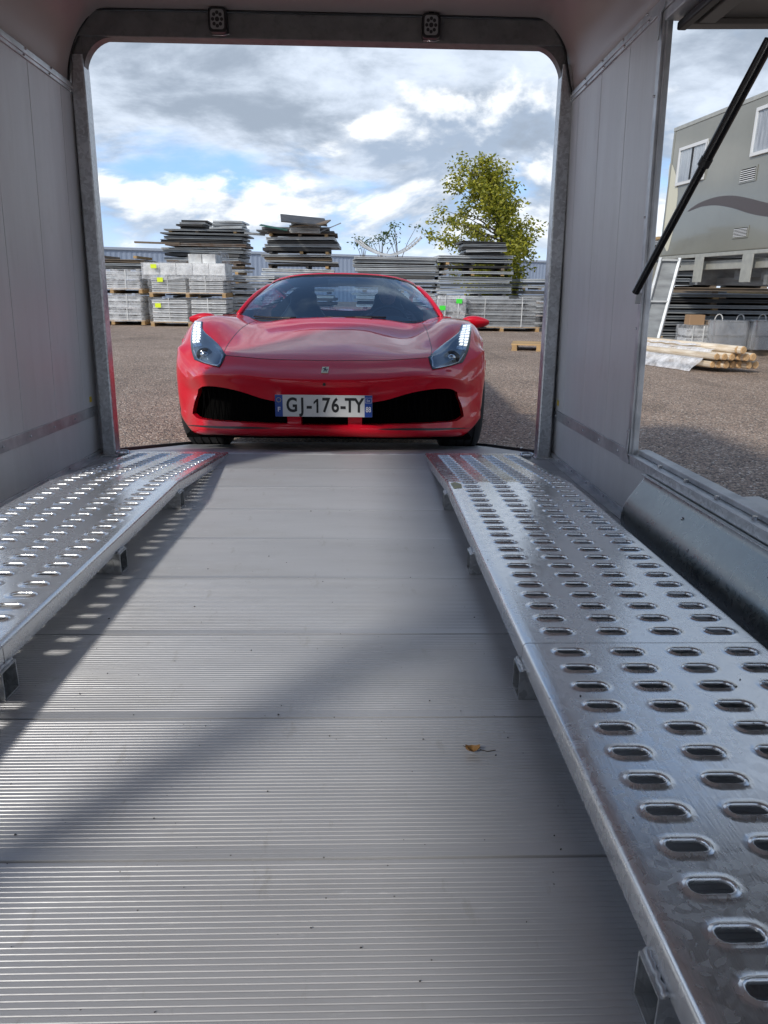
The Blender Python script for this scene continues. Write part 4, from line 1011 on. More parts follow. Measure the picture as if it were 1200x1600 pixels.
PALS = {'galv': [MPa, MPa, MPb, MPb, MPc, MPa], 'mixed': [MPa, MPb, MPc, MPd, MPe, MPb, MPa, MPr, MPc], 'dark': [MPb, MPc, MPb, MPc, MPd], 'white': [MPe, MPe, MPa, MPe], 'brown': [MPb, MPd, MPc, MPa, MPd]}
def panel_mesh(w, d, t, material, style):
    m = MB(); hw, hd = w / 2, d / 2
    if style == 0 or t < .03:
        m.box((0, 0, t / 2), (w, d, t))
    else:
        l = min(.016, t * .26); rc = .045
        m.prism([(-hd, 0), (-hd, l), (-hd + rc, l), (-hd + rc, t - l), (-hd, t - l), (-hd, t), (hd, t), (hd, 0)], lambda y, z: (-hw, y, z), lambda y, z: (hw, y, z))
    return m.mesh('panel', mat=material)
def frame_at(u0, u1, vt, vb, D):
    a, b = at(u0, vb, D), at(u1, vb, D); aw, bw = W @ a, W @ b; t = atw((u0 + u1) / 2, vt, D)
    return (aw.x + bw.x) / 2, (aw.y + bw.y) / 2, abs(bw.x - aw.x), max(0, (aw.z + bw.z) / 2), t.z
def stack(name, label, cat, group, u0, u1, vt, vb, D, depth=1.6, pal='mixed', t=(.035, .085), gap=(.012, .045), wob=.10, tilt=.6, ground_it=True, bearers=.35, tops=()):
    x, y, w, z0, z1 = frame_at(u0, u1, vt, vb, D)
    if ground_it: z0 = 0
    r = thing(name, label, cat, (x, y + depth / 2, z0), U(-.03, .03), group)
    z = 0; H = z1 - z0; tl = 0
    while z < H - .03:
        th = U(*t); mt_ = random.choice(PALS[pal]); ww = w * U(1 - wob, 1.01)
        if th < .045 and R() < .3: ww *= 1.04
        me = panel_mesh(ww, depth * U(.9, 1), th, mt_, 0 if mt_ in (MPd, MPc) and R() < .5 else 1)
        put('panel', me, r, (U(-1, 1) * w * wob * .45, U(-.06, .06), z), (math.radians(U(-.3, .3)), math.radians(U(-tilt, tilt)), math.radians(U(-2.5, 2.5))))
        z += th + U(*gap)
        if R() < bearers:
            h = U(.04, .075)
            for k in (-.38, U(-.1, .1), .38):
                put('bearer', panel_mesh(.09, depth * .95, h, random.choice((MPd, MPT, MPc)), 0), r, (k * w + U(-.05, .05), 0, z))
            z += h + .004
    return r, x, y, w, z0, z, depth
GP = 'stacks of used metal and timber panels along the back of the yard'
# back row, tall
stack('panel_stack', 'tallest stack of grey panels, behind the film-wrapped pallets with yellow labels', 'stack', GP, 262, 388, 356, 505, 22.3, pal='mixed', wob=.09)
s4 = stack('panel_stack', 'tall ragged stack with a tilted dark board and green sheet on top, behind the car', 'stack', GP, 412, 526, 352, 500, 21.5, pal='mixed', wob=.12, tilt=1.0)
s5 = stack('panel_stack', 'neat grey panel stack carrying the curved galvanised arches', 'stack', GP, 553, 683, 401, 505, 20.8, pal='galv', wob=.05, bearers=.15, tilt=.3)
s6 = stack('panel_stack', 'broad panel stack in front of the tree, with dark boards on its top', 'stack', GP, 681, 797, 399, 500, 20.4, pal='mixed', wob=.06)
stack('panel_stack', 'low stack of pale slats between the two tall stacks, left of the car roof', 'stack', GP, 362, 432, 430, 505, 20.6, pal='white', wob=.10)
stack('panel_stack', 'low grey stack half hidden by the right rear post of the trailer', 'stack', GP, 806, 880, 436, 505, 20.9, pal='galv', wob=.08)
stack('panel_stack', 'brownish stack at the far left beside the left rear post', 'stack', GP, 120, 232, 405, 506, 20.9, pal='brown', wob=.06, bearers=.5)
def loose(label, u, v, D, w, d, t, mt_, rx=0, ry=0, rz=0, name='loose_board', cat='board'):
    p = atw(u, v, D); o = put(name, panel_mesh(w, d, t, mt_, 0), None, p, (math.radians(rx), math.radians(ry), math.radians(rz))); tag(o, label, cat); return o
def ontop(label, u0, u1, v0, v1, D, n, pal, grp=None, tilt=1.2, name='panel_bundle', cat='panels', depth=1.2):
    x, y, w, z0, z1 = frame_at(u0, u1, v0, v1, D); r = thing(name, label, cat, (x, y + depth / 2, z0), U(-.05, .05), grp); z = 0
    for i in range(n):
        th = (z1 - z0) / n; mt_ = pal[i % len(pal)]
        put('panel', panel_mesh(w * U(.9, 1), depth, th * .8, mt_, 1), r, (U(-.04, .04) * w, U(-.1, .1), z), (0, math.radians(U(-tilt, tilt)), math.radians(U(-4, 4)))); z += th
    return r
ontop('short black panels lying on the left end of the tallest stack', 279, 322, 343, 357, 22.2, 4, [MPc, MPc, MPb, MPc])
ontop('short pale panels on the right end of the tallest stack', 330, 381, 344, 357, 22.2, 4, [MPa, MPb, MPa])
ontop('white offcuts below the tilted dark board on the ragged stack', 450, 500, 347, 364, 21.4, 4, [MPe, MPa, MPe])
loose('dark board tilted on the very top of the ragged stack', 474, 345, 21.2, 1.25, 1.1, .035, MPc, 14, 4, 8)
loose('second dark board just under the tilted one on the ragged stack', 486, 350, 21.2, 1.0, .9, .03, MPd, 10, -5, -6)
loose('green sheet sagging off the left of the ragged stack', 428, 356, 21.1, .75, .8, .02, MGN, 6, 9, 5, 'green_sheet', 'sheet')
o = loose('thin rod sticking up to the right from the ragged stack', 517, 356, 21.0, .62, .03, .025, MPb, 0, -22, 0, 'rod', 'rod')
o = loose('long thin beam jutting left from the tallest stack over the roof behind', 246, 381, 22.0, 1.3, .10, .05, MPd, 0, 1, 0, 'beam', 'beam')
o = loose('short plank jutting right from the tallest stack', 398, 367, 21.9, .55, .3, .05, MPb, 0, 3, 0, 'beam', 'beam')
ontop('black plastic-covered boards on the right stack in front of the tree', 722, 792, 376, 398, 20.3, 5, [MPc, MPa, MPc, MPb, MPc], tilt=2)
# curved arches
r = None
p = atw(606, 401, 20.9); ar = thing('curved_arches', 'nested curved galvanised arches with ladder ends lying on a panel stack', 'arches', tuple(p))
for k, (du, dy_) in enumerate(((0, 0), (4, .25), (-3, .5), (6, .75))):
    m = MB(); pts = []
    for i in range(19):
        t = -1 + 2 * i / 18; q = at(607 + du + 50 * t, 401 - 28 * (abs(t) ** 1.9) * (1 if t > 0 else .85) - k, 20.9); q = (W @ q) - p; pts.append((q.x, q.y + dy_, q.z + .03))
    for i in range(len(pts) - 1): m.bar(pts[i], pts[i + 1], .05, .035)
    m.build('arch', MPa, ar)
for i in range(7):
    t = .45 + .55 * i / 6; q = (W @ at(607 + 50 * t, 401 - 28 * t ** 1.9, 20.9)) - p
    m = MB(); m.bar((q.x, q.y - .02, q.z + .05), (q.x + .05, q.y + .8, q.z + .07), .03, .03); m.build('rung', MPb, ar)
# film-wrapped pallets with yellow labels
def pallet(parent, w, d, z, material=MPT):
    for k in range(3): put('block_row', panel_mesh(.09, d, .075, material, 0), parent, ((k - 1) * (w / 2 - .06), 0, z + .022))
    for k in range(3): put('bottom_board', panel_mesh(w if 0 else .10, d, .02, material, 0), parent, ((k - 1) * (w / 2 - .06), 0, z))
    n = 6
    for k in range(n): put('top_board', panel_mesh(w, .12, .022, material, 0), parent, (0, -d / 2 + .06 + k * (d - .12) / (n - 1), z + .099))
    return z + .122
def wrapped(label, u0, u1, vt, vb, D, rows_, cols, material, film, depth=1.2, on_pallet=True, labels=(), group=None, name='wrapped_pallet', z0f=None, end_dark=True):
    x, y, w, z0, z1 = frame_at(u0, u1, vt, vb, D)
    if z0f is not None: z0 = z0f
    r = thing(name, label, 'wrapped goods', (x, y + depth / 2, z0), 0, group)
    z = pallet(r, w * 1.03, depth, 0) if on_pallet else 0.0
    H = z1 - z0; h = (H - z - .02) / rows_; cw_ = w / cols
    for c in range(cols):
        for k in range(rows_):
            put('packed_panel', panel_mesh(cw_ * .90, depth * .96, h * .72, material, 1), r, (-w / 2 + (c + .5) * cw_ + U(-.01, .01), U(-.01, .01), z + k * h), (0, math.radians(U(-.6, .6)), 0))
            if k < rows_ - 1: put('spacer', panel_mesh(cw_ * .7, depth * .8, h * .27, MPc, 0), r, (-w / 2 + (c + .5) * cw_, .04, z + k * h + h * .725))
    m = MB(); nx, nz_ = 26, 14; X0, X1 = -w / 2 - .02, w / 2 + .02
    def P(x, y, z): 
        k = noise.noise(Vector((x * 3 + D, y * 3, z * 5 + u0))) * .03
        return (x + k, y - abs(k), z + k * .5)
    m.grid([[P(X0 + (X1 - X0) * i / nx, -depth / 2 - .025, z - .04 + (H - z + .05) * j / nz_) for i in range(nx + 1)] for j in range(nz_ + 1)])
    m.grid([[P(X0 + (X1 - X0) * i / nx, -depth / 2 - .025 + (depth + .04) * j / 8, H + .012) for i in range(nx + 1)] for j in range(9)])
    for xe in (X0, X1): m.grid([[P(xe, -depth / 2 - .025 + (depth + .04) * i / 8, z - .04 + (H - z + .05) * j / nz_) for i in range(9)] for j in range(nz_ + 1)])
    m.build('plastic_wrap', film, r, smooth=True)
    for lu, lv, lm in labels:
        q = atw(lu, lv, D) - Vector((x, y + depth / 2, z0)); m = MB().box((q.x, -depth / 2 - .06, q.z), (.15, .004, .11)); m.build('paper_label', lm, r)
    for fx in (-.25, .25):
        m = MB(); m.box((fx * w, -depth / 2 - .052, z + (H - z) / 2), (.02, .006, H - z)); m.build('strap', MPe, r)
    return z0 + H
GW = 'film-wrapped pallets stacked at the left of the yard'
za = wrapped('bottom film-wrapped pallet of white slats with a yellow label, left of the car', 237, 357, 466, 507, 19.6, 5, 2, MPe, MFILM2, labels=((248, 477, MYL),), group=GW, z0f=0)
zb = wrapped('middle film-wrapped pallet of white slats on a bright wooden pallet', 235, 352, 431, 467, 19.6, 4, 2, MPe, MFILM2, labels=((251, 437, MYL),), group=GW, z0f=za + .02)
x, y, w, z0, z1 = frame_at(224, 352, 411, 431, 19.6)
t3 = thing('wrapped_cartons', 'top load of white film-wrapped cartons with a raised block at its right', 'wrapped goods', (x, y + .55, zb + .02), 0, GW)
hh = z1 - zb - .02
for k in range(5): put('carton', panel_mesh(w / 5 * .96, 1.05, hh, MPe, 0), t3, (-w / 2 + (k + .5) * w / 5, 0, 0))
up = atw(0, 393, 19.6).z - z1
for k in range(2): put('carton', panel_mesh(.34, .9, up, MPe, 0), t3, (.30 + k * .36 - .02, 0, hh + .004))
m = MB(); m.grid([[(xx, yy, zz + noise.noise(Vector((xx * 4, yy * 4, zz))) * .02) for xx, zz in ((-w / 2 - .03, -.10), (-w / 2 - .02, hh + .015), (-.25, hh + .03), (.05, hh + up * .45), (.20, hh + up + .02), (.66, hh + up + .02), (w / 2 - .1, hh + .30), (w / 2 + .03, -.12))] for yy in (-.58, -.3, 0, .3, .55)])
m.grid([[(-w / 2 - .03, -.59, -.1), (-.6, -.60, -.14), (0, -.61, -.08), (.6, -.60, -.15), (w / 2 + .03, -.59, -.12)], [(-w / 2 - .03, -.585, hh), (-.6, -.59, hh), (0, -.59, hh), (.6, -.59, hh), (w / 2, -.585, hh)]])
m.build('plastic_wrap', MFILM, t3, smooth=True)
q = atw(241, 416, 19.6); MB().box((q.x - x, -.625, q.z - zb - .02), (.15, .004, .10)).build('paper_label', MYL, t3)
# far-left silver wrapped bundles, four high
zc = 0
for i, (vt, vb, lb) in enumerate(((481, 507, 'lowest of the silver film-wrapped bundles behind the left rear post'), (459, 480, 'second silver film-wrapped bundle from the ground behind the left rear post'), (436, 458, 'third silver film-wrapped bundle from the ground behind the left rear post'), (421, 435, 'topmost silver film-wrapped bundle behind the left rear post'))):
    zc = wrapped(lb, 128, 226 - i * 2, vt, vb, 19.9, 2, 1, MPa, MFILM, on_pallet=(i in (0, 2)), group='silver film-wrapped bundles at the left', name='wrapped_bundle', z0f=zc + .02, depth=1.0)
# right: low wrapped load with green labels
x, y, w, z0, z1 = frame_at(685, 843, 461, 508, 18.9)
wrapped('long film-wrapped load of grey profiles on yellow timber, behind the right mirror', 727, 842, 464, 508, 18.9, 5, 1, MPb, MFILM2, group=None, z0f=0, name='wrapped_load')
gs_ = wrapped('grey wrapped block with two bright green labels beside the windscreen', 684, 725, 462, 505, 18.7, 2, 1, MPb, MFILM, labels=((691, 481, MGL2), (717, 470.5, MGL2)), z0f=0, name='wrapped_block', depth=.8)

# long building behind the stacks
MBL = mat('cladding_blue', (.30, .36, .46), .6, .0, col2=(.26, .32, .42), nscale=.4, nstretch=(1, 1, .2)); MBR = mat('flashing', (.40, .45, .52), .5, .2)
pA, pB = atw(60, 383.5, 44), atw(1000, 411, 62)
bd = (pB - pA); bd.z = 0; Lb = bd.length; bd.normalize(); hb = pA.z
bl = thing('warehouse', 'long low blue-grey clad warehouse closing off the yard behind the stacks', 'building', (pA.x, pA.y, 0), math.atan2(bd.y, bd.x))
m = MB(); pr = []; n = int(Lb / .30)
for k in range(n):
    x0 = k * .30; pr += [(x0, 0), (x0 + .10, 0), (x0 + .15, -.015), (x0 + .25, -.015)]
m.grid([[(a, b, z) for a, b in pr] for z in (0, hb - .1)]); wl_ = m.build('wall_cladding', MBL, bl)
MB().span((-.1, -.10, hb - .1), (Lb + .1, .1, hb + .04)).build('roof_flashing', MBR, bl)
m = MB(); m.add([(-.1, .1, hb), (Lb, .1, hb), (Lb, 14, hb + .35), (-.1, 14, hb + .35)], [(0, 1, 2, 3)]); m.add([(-.1, .11, 0), (-.1, 14, 0), (-.1, 14, hb + .35), (-.1, .11, hb)], [(0, 1, 2, 3)]); m.build('roof', MBR, bl)

# ------------------------------------------------ vegetation
def leaf_mat(name, a, b_):
    m = bpy.data.materials.new(name); m.use_nodes = True; t = m.node_tree; p = t.nodes['Principled BSDF']; n = t.nodes.new; L = t.links.new
    g = n('ShaderNodeNewGeometry'); r = n('ShaderNodeValToRGB'); L(g.outputs['Random Per Island'], r.inputs[0]); e = r.color_ramp.elements; e[0].color = a + (1,); e[1].color = b_ + (1,)
    L(r.outputs[0], p.inputs['Base Color']); p.inputs['Roughness'].default_value = .5
    tl = n('ShaderNodeBsdfTranslucent'); L(r.outputs[0], tl.inputs[0]); mx = n('ShaderNodeMixShader'); mx.inputs[0].default_value = .45; L(p.outputs[0], mx.inputs[1]); L(tl.outputs[0], mx.inputs[2]); L(mx.outputs[0], t.nodes['Material Output'].inputs[0]); return m
MLF = leaf_mat('leaves_autumn', (.14, .175, .022), (.50, .47, .05)); MLG_ = leaf_mat('leaves_green', (.05, .10, .02), (.12, .16, .03)); MBA = mat('bark', (.11, .09, .07), .9, col2=(.07, .06, .05), nscale=9)
def add_leaf(m, p, s, rnd):
    a = Vector((rnd.uniform(-1, 1), rnd.uniform(-1, 1), rnd.uniform(-.8, .35))).normalized(); b = a.orthogonal().normalized(); b = (Matrix.Rotation(rnd.uniform(0, 6.28), 3, a) @ b)
    q = Vector(p); m.add([q, q + a * s * .5 + b * s * .24, q + a * s, q + a * s * .5 - b * s * .24], [(0, 1, 2, 3)])
rt = random.Random(11)
tb = atw(797, 490, 23.5); tb.z = 0
tree = thing('broadleaf_tree', 'slender autumn tree with yellow-green leaves rising behind the right-hand stacks', 'tree', tuple(tb))
topz = atw(752, 236, 23.5).z; scale = 23.5 * .96 / 1105
tm, lm_ = MB(), MB()
def outline(h):                 # half width of the crown and its centre, against height 0..1 of the crown
    pts = [(0, .45), (.12, 1.1), (.25, 1.48), (.45, 1.66), (.62, 1.55), (.78, 1.2), (.90, .68), (1, .12)]
    return np.interp(h, [p_[0] for p_ in pts], [p_[1] for p_ in pts])
cz0, cz1 = .55, topz; ccx = (752 - 806) * scale
trunk = [(0, 0, 0), (-.05, .02, 1.0), (-.25, 0, 2.0), (-.55, .05, 3.0), (-.85, 0, 4.2), (ccx, 0, topz - .1)]
tm.tube(trunk, [.09, .075, .06, .045, .03, .012], 8)
for k in range(115):
    h = rt.uniform(.0, .93); z = cz0 + (cz1 - cz0) * h; ang = rt.uniform(0, 6.28)
    tx_ = np.interp(z * .8, [q[2] for q in trunk], [q[0] for q in trunk]); s0 = Vector((tx_, 0, max(.5, z * .8)))
    ow = outline(h); cxx = ccx * min(1, .62 + h * .7)
    end = Vector((cxx + math.cos(ang) * ow * rt.uniform(.55, 1.05), math.sin(ang) * ow * rt.uniform(.5, 1.0), z + rt.uniform(-.05, .25)))
    mid = s0.lerp(end, .5) + Vector((rt.uniform(-.1, .1), rt.uniform(-.1, .1), rt.uniform(-.05, .12)))
    tm.tube([s0, mid, end], [.022, .013, .005], 5)
    for t in range(11):
        f = rt.uniform(.35, 1.08); c = s0.lerp(end, f) + Vector((rt.gauss(0, .13), rt.gauss(0, .13), rt.gauss(0, .10)))
        for q in range(rt.randint(7, 20)):
            add_leaf(lm_, c + Vector((rt.gauss(0, .085), rt.gauss(0, .085), rt.gauss(0, .075))), rt.uniform(.085, .16), rt)
for t in range(14):
    c = Vector((ccx + rt.gauss(0, .05), 0, topz - .05 - t * .05)); 
    for q in range(3): add_leaf(lm_, c + Vector((rt.gauss(0, .06), rt.gauss(0, .06), 0)), .08, rt)
tm.build('trunk', MBA, tree, smooth=True)
tag(lm_.build('crown', MLF, tree), kind='stuff')
for (u, v0, v1, D, lb) in ((623, 399, 351, 21.6, 'tallest weed sprouting above the curved arches'), (596, 400, 365, 21.6, 'middle leafy weed behind the curved arches'), (568, 401, 372, 21.6, 'small leafy weed at the left end of the curved arches')):
    a, b = atw(u, v0, D), atw(u, v1, D); wd_ = thing('weed', lb, 'weed', (a.x, a.y, a.z - .3), 0, 'weeds growing behind the stacks'); m, l = MB(), MB(); H = b.z - a.z + .3
    for k in range(5):
        e = Vector((rt.gauss(0, .22), rt.gauss(0, .1), H * rt.uniform(.72, 1))); m.tube([(0, 0, 0), e * .5 + Vector((0, 0, .1)), e], [.012, .009, .004], 5)
        for q in range(26): add_leaf(l, e + Vector((rt.gauss(0, .09), rt.gauss(0, .06), rt.gauss(0, .06))), rt.uniform(.06, .11), rt)
    m.build('stem', MBA, wd_); tag(l.build('foliage', MLG_, wd_), kind='stuff')

# ------------------------------------------------ right-hand side, seen through the side hatch
MTK = mat('body_grey_green', (.225, .225, .190), .22, 0, coat=.6, crough=.06, col2=(.20, .20, .17), nscale=.8, dirt=.15, dirt_scale=2)
MTC = mat('cream_print', (.60, .58, .46), .4); MTB = mat('brown_print', (.075, .062, .062), .4); MAL = mat('leg_alloy', (.45, .45, .40), .4, .3, col2=(.36, .36, .33), nscale=8)
MCU = mat('curtain', (.60, .57, .55), .8, col2=(.34, .33, .33), nscale=9, nstretch=(6, 1, .4)); MWF = mat('window_frame_white', (.66, .67, .67), .4)
q0 = atw(1031, 401, 14); qt = atw(1048, 204, 14); wdv = Vector((.105, -1, 0)).normalized(); wn = Vector((-1, -.105, 0)).normalized()
box = thing('horsebox_body', 'large grey-green vehicle box body standing on steel legs above the stacked frames', 'vehicle body', (q0.x, q0.y, q0.z), math.atan2(wdv.y, wdv.x))
# local frame of the body: +X along the wall towards the camera, -Y out of the wall on the camera side
HB_ = qt.z - q0.z
BI = (Matrix.Translation(q0) @ Matrix.Rotation(math.atan2(wdv.y, wdv.x), 4, 'Z')).inverted()
sgn = -1 if (BI.to_3x3() @ wn).y < 0 else 1
def bw(u, v):                       # wall-local (s, z) under a pixel
    o = BI @ (W @ CAMP); d = BI.to_3x3() @ (W.to_3x3() @ ray(u, v)); t = -o.y / d.y; p_ = o + d * t; return p_.x, p_.z
LBX = 8.5; S = sgn
m = MB(); m.span((0, 0, 0), (LBX, -S * 2.4, HB_)); m.build('shell', MTK, box, bevel=.02)
MB().span((-.03, S * .012, HB_ - .03), (LBX, -S * .05, HB_ + .035)).build('roof_rail', MAL, box, bevel=.005)
MB().span((-.02, S * .010, .0), (.035, -S * .05, HB_ - .034)).build('corner_rail', MTK, box, bevel=.006)
MB().span((-.02, S * .012, -.06), (LBX, -S * .05, -.003)).build('bottom_rail', MAL, box, bevel=.005)
def flat(pxs, name, material, parent, h=.003, smooth=True):
    P2 = [bw(*p_) for p_ in pxs]
    if smooth:
        Q = []; n = len(P2)
        for i in range(n):
            p0, p1, p2, p3 = [np.array(P2[(i + k) % n]) for k in (-1, 0, 1, 2)]
            for k in range(4):
                t = k / 4; Q.append(tuple(.5 * ((2 * p1) + (-p0 + p2) * t + (2 * p0 - 5 * p1 + 4 * p2 - p3) * t * t + (-p0 + 3 * p1 - 3 * p2 + p3) * t ** 3)))
        P2 = Q
    m = MB(); m.prism(P2, lambda a, b: (a, S * h, b), lambda a, b: (a, S * (h - .0025), b)); return m.build(name, material, parent)
Zm = lambda x, y: (960 + x / 2.6667, y / 2.6667)
flat([Zm(*p_) for p_ in ((305, 882), (350, 848), (420, 822), (490, 815), (560, 826), (640, 846), (720, 858), (860, 850), (860, 880), (740, 905), (640, 903), (560, 888), (490, 866), (420, 855), (360, 862))], 'swoosh_print', MTB, box)
flat([Zm(*p_) for p_ in ((232, 682), (243, 690), (258, 740), (264, 800), (258, 860), (252, 900), (247, 950), (232, 1010), (222, 1045), (214, 1040), (206, 1010), (204, 960), (214, 880), (222, 800), (226, 730))], 'leaf_print', MTC, box)
def window(pxs, parent):
    a = [bw(*p_) for p_ in pxs]; x0 = min(p_[0] for p_ in a); x1 = max(p_[0] for p_ in a); z0 = np.mean([a[2][1], a[3][1]]); z1 = np.mean([a[0][1], a[1][1]])
    m = MB(); f = .05
    for b_ in (((x0, z0), (x1, z0 + f)), ((x0, z1 - f), (x1, z1)), ((x0, z0 + f), (x0 + f, z1 - f)), ((x1 - f, z0 + f), (x1, z1 - f))): m.span((b_[0][0], S * .035, b_[0][1]), (b_[1][0], S * .002, b_[1][1]))
    w_ = m.build('window', MWF, parent, bevel=.006)
    MB().span((x0 + f, S * .020, z0 + f), (x1 - f, S * .016, z1 - f)).build('pane', glass_mat('window_glass', (.93, .95, .97), 0), w_)
    xm = (x0 + x1) / 2; MB().span((xm - .02, S * .028, z0 + f), (xm + .02, S * .021, z1 - f)).build('mullion', MBK, w_)
    m = MB(); n = 40; m.grid([[(x0 + f + (x1 - x0 - 2 * f) * i / n, S * (.0075 + .004 * math.sin(i * 1.3)), z) for i in range(n + 1)] for z in (z0 + f, z1 - f)]); m.build('curtain', MCU, w_, smooth=True)
window([Zm(278, 618), Zm(394, 578), Zm(374, 748), Zm(265, 776)], box)
window([(1185, 172), (1240, 145), (1240, 226), (1182, 245)], box)
def vent(pxs, parent):
    a = [bw(*p_) for p_ in pxs]; x0, x1 = min(p_[0] for p_ in a), max(p_[0] for p_ in a); z1 = (a[0][1] + a[1][1]) / 2; z0 = (a[2][1] + a[3][1]) / 2
    v = MB().span((x0, S * .012, z0), (x1, S * .002, z1)).build('vent', MWF if 0 else MTK, parent, bevel=.003); n = 6; h = (z1 - z0 - .05) / n
    MB().span((x0 + .03, S * .0135, z0 + .025), (x1 - .03, S * .0125, z1 - .025)).build('vent_opening', MDK, v)
    for k in range(n): MB().span((x0 + .03, S * .020, z0 + .025 + k * h), (x1 - .03, S * .0145, z0 + .025 + k * h + h * .42)).build('slat', MWF, v)
vent([Zm(530, 698), Zm(592, 690), Zm(590, 755), Zm(524, 765)], box); vent([Zm(500, 945), Zm(560, 940), Zm(556, 990), Zm(498, 995)], box)
leg_s = []
for (u0, u1) in ((1031, 1041.5), (1088, 1102), (1162, 1179.5), (1250, 1272)):
    a = bw(u0, 401)[0]; b = bw(u1, 398)[0]; zl = bw((u0 + u1) / 2, 441)[1]; leg_s.append(a)
    MB().span((a, S * .02, zl), (b, S * .006, -.06)).build('leg', MAL, box, bevel=.004)
zb0 = bw(1046, 420)[1]
MB().span((.2, -S * .10, -.26), (LBX, -S * .22, -.12)).build('chassis_beam', MAL, box, bevel=.005)
MB().span((.2, -S * .55, -.50), (LBX, -S * .70, -.38)).build('chassis_beam', MPb, box, bevel=.005)
for s_ in (.35, .6): 
    m = MB(); m.tube([(s_, -S * .094, -.19), (s_, -S * .10, -.19)], .018, 10); m.build('bolt_hole', MDK, box)
for s_ in (1.9, 2.6, 3.3, 4.2): MB().span((s_, -S * .35, -.42), (s_ + .45, -S * .36, -.10)).build('under_panel', MPb, box, bevel=.003)
for s_ in (1.0, 2.9, 5.0): MB().span((s_, -S * .2, -.5), (s_ + .08, -S * 2.2, -.06)).build('cross_member', MPb, box)
# the body stands on a stack of steel frames
fx = atw(1120, 540, 14.3); zt_ = q0.z - .62
fr = thing('frame_stack', 'stack of dark steel frames with wooden spacers under the grey-green box body', 'stack', (fx.x + 1.25, fx.y + 1.0, 0), 0)
z = .12; k = 0
while z < zt_ - .02:
    mt_ = random.choice((MPb, MPb, MPc))
    put('frame', panel_mesh(5.6 * U(.97, 1.0), 2.2, .062, mt_, 1), fr, (U(-.06, .06), U(-.05, .05), z), (0, math.radians(U(-.25, .25)), math.radians(U(-.8, .8))))
    z += .064
    if z < zt_:
        for xx in (-2.45, -1.45, -.2, 1.2): put('spacer', panel_mesh(.12, 1.9, .040, MPT if R() < .5 else MPd, 0), fr, (xx + U(-.05, .05), -.12, z))
    z += .042; k += 1
m = MB(); 
for xx in (-2.6, -1.0, .6, 2.2): put('bearer', panel_mesh(.14, 2.1, .115, MPd, 0), fr, (xx, 0, .002))
for cx_ in (-2.55, .2, 2.6): put('column', panel_mesh(.10, .10, q0.z - zt_ - .09, MAL, 0), fr, (cx_, -.6, zt_ + .0))
bx_ = atw(1120, 500, 17.0)
fr2 = thing('frame_stack', 'taller dark stack of frames behind the underframe of the grey-green box body', 'stack', (bx_.x + 1.4, bx_.y + 1.2, 0), 0)
z = .02
while z < q0.z + .25:
    put('frame', panel_mesh(6.2 * U(.97, 1.0), 2.2, .075, random.choice((MPb, MPc, MPc, MPd)), 1), fr2, (U(-.06, .06), U(-.05, .05), z), (0, math.radians(U(-.3, .3)), math.radians(U(-.8, .8))))
    z += .077
    if R() < .5:
        for xx in (-2.7, -1.6, -.4, 1.0): put('spacer', panel_mesh(.14, 2.0, .045, MPd, 0), fr2, (xx + U(-.1, .1), -.1, z))
        z += .047
# leaning ladder-like frame
la = [atw(1030, 402, 12.9), atw(1040, 440, 12.9)]; lb0, lb1 = ground(993, 548), ground(1006, 548)
lw = .34
top = atw(1033, 403, 13.0); bot = ground(991, 552); bot.y = 12.6; bot.x = atw(993, 548, 12.6).x; bot.z = .01
ld = thing('leaning_frame', 'pale galvanised frame with a grey infill leaning beside the dark frame stack', 'frame', tuple(bot))
v = top - bot; side = Vector((.36, .05, 0))
for off in (Vector((0, 0, 0)), side): m = MB(); m.bar(off, off + v, .045, .045); m.build('rail', MPa, ld)
for f in (.02, .55, .98): m = MB(); m.bar(v * f, v * f + side, .03, .03); m.build('rung', MPa, ld)
m = MB(); m.add([v * .03 + Vector((0, .03, 0)), v * .03 + side + Vector((0, .03, 0)), v * .97 + side + Vector((0, .03, 0)), v * .97 + Vector((0, .03, 0)), v * .03 + Vector((0, .045, 0)), v * .03 + side + Vector((0, .045, 0)), v * .97 + side + Vector((0, .045, 0)), v * .97 + Vector((0, .045, 0))], [(0, 1, 2, 3), (7, 6, 5, 4), (0, 4, 5, 1), (1, 5, 6, 2), (2, 6, 7, 3), (3, 7, 4, 0)]); m.build('infill_panel', MPb, ld)
# more stacks seen past the leaning frame
stack('panel_stack', 'narrow sliver of pale panels seen between the hatch edge and the leaning frame', 'stack', GP, 985, 1040, 372, 520, 17.5, pal='galv', wob=.05)
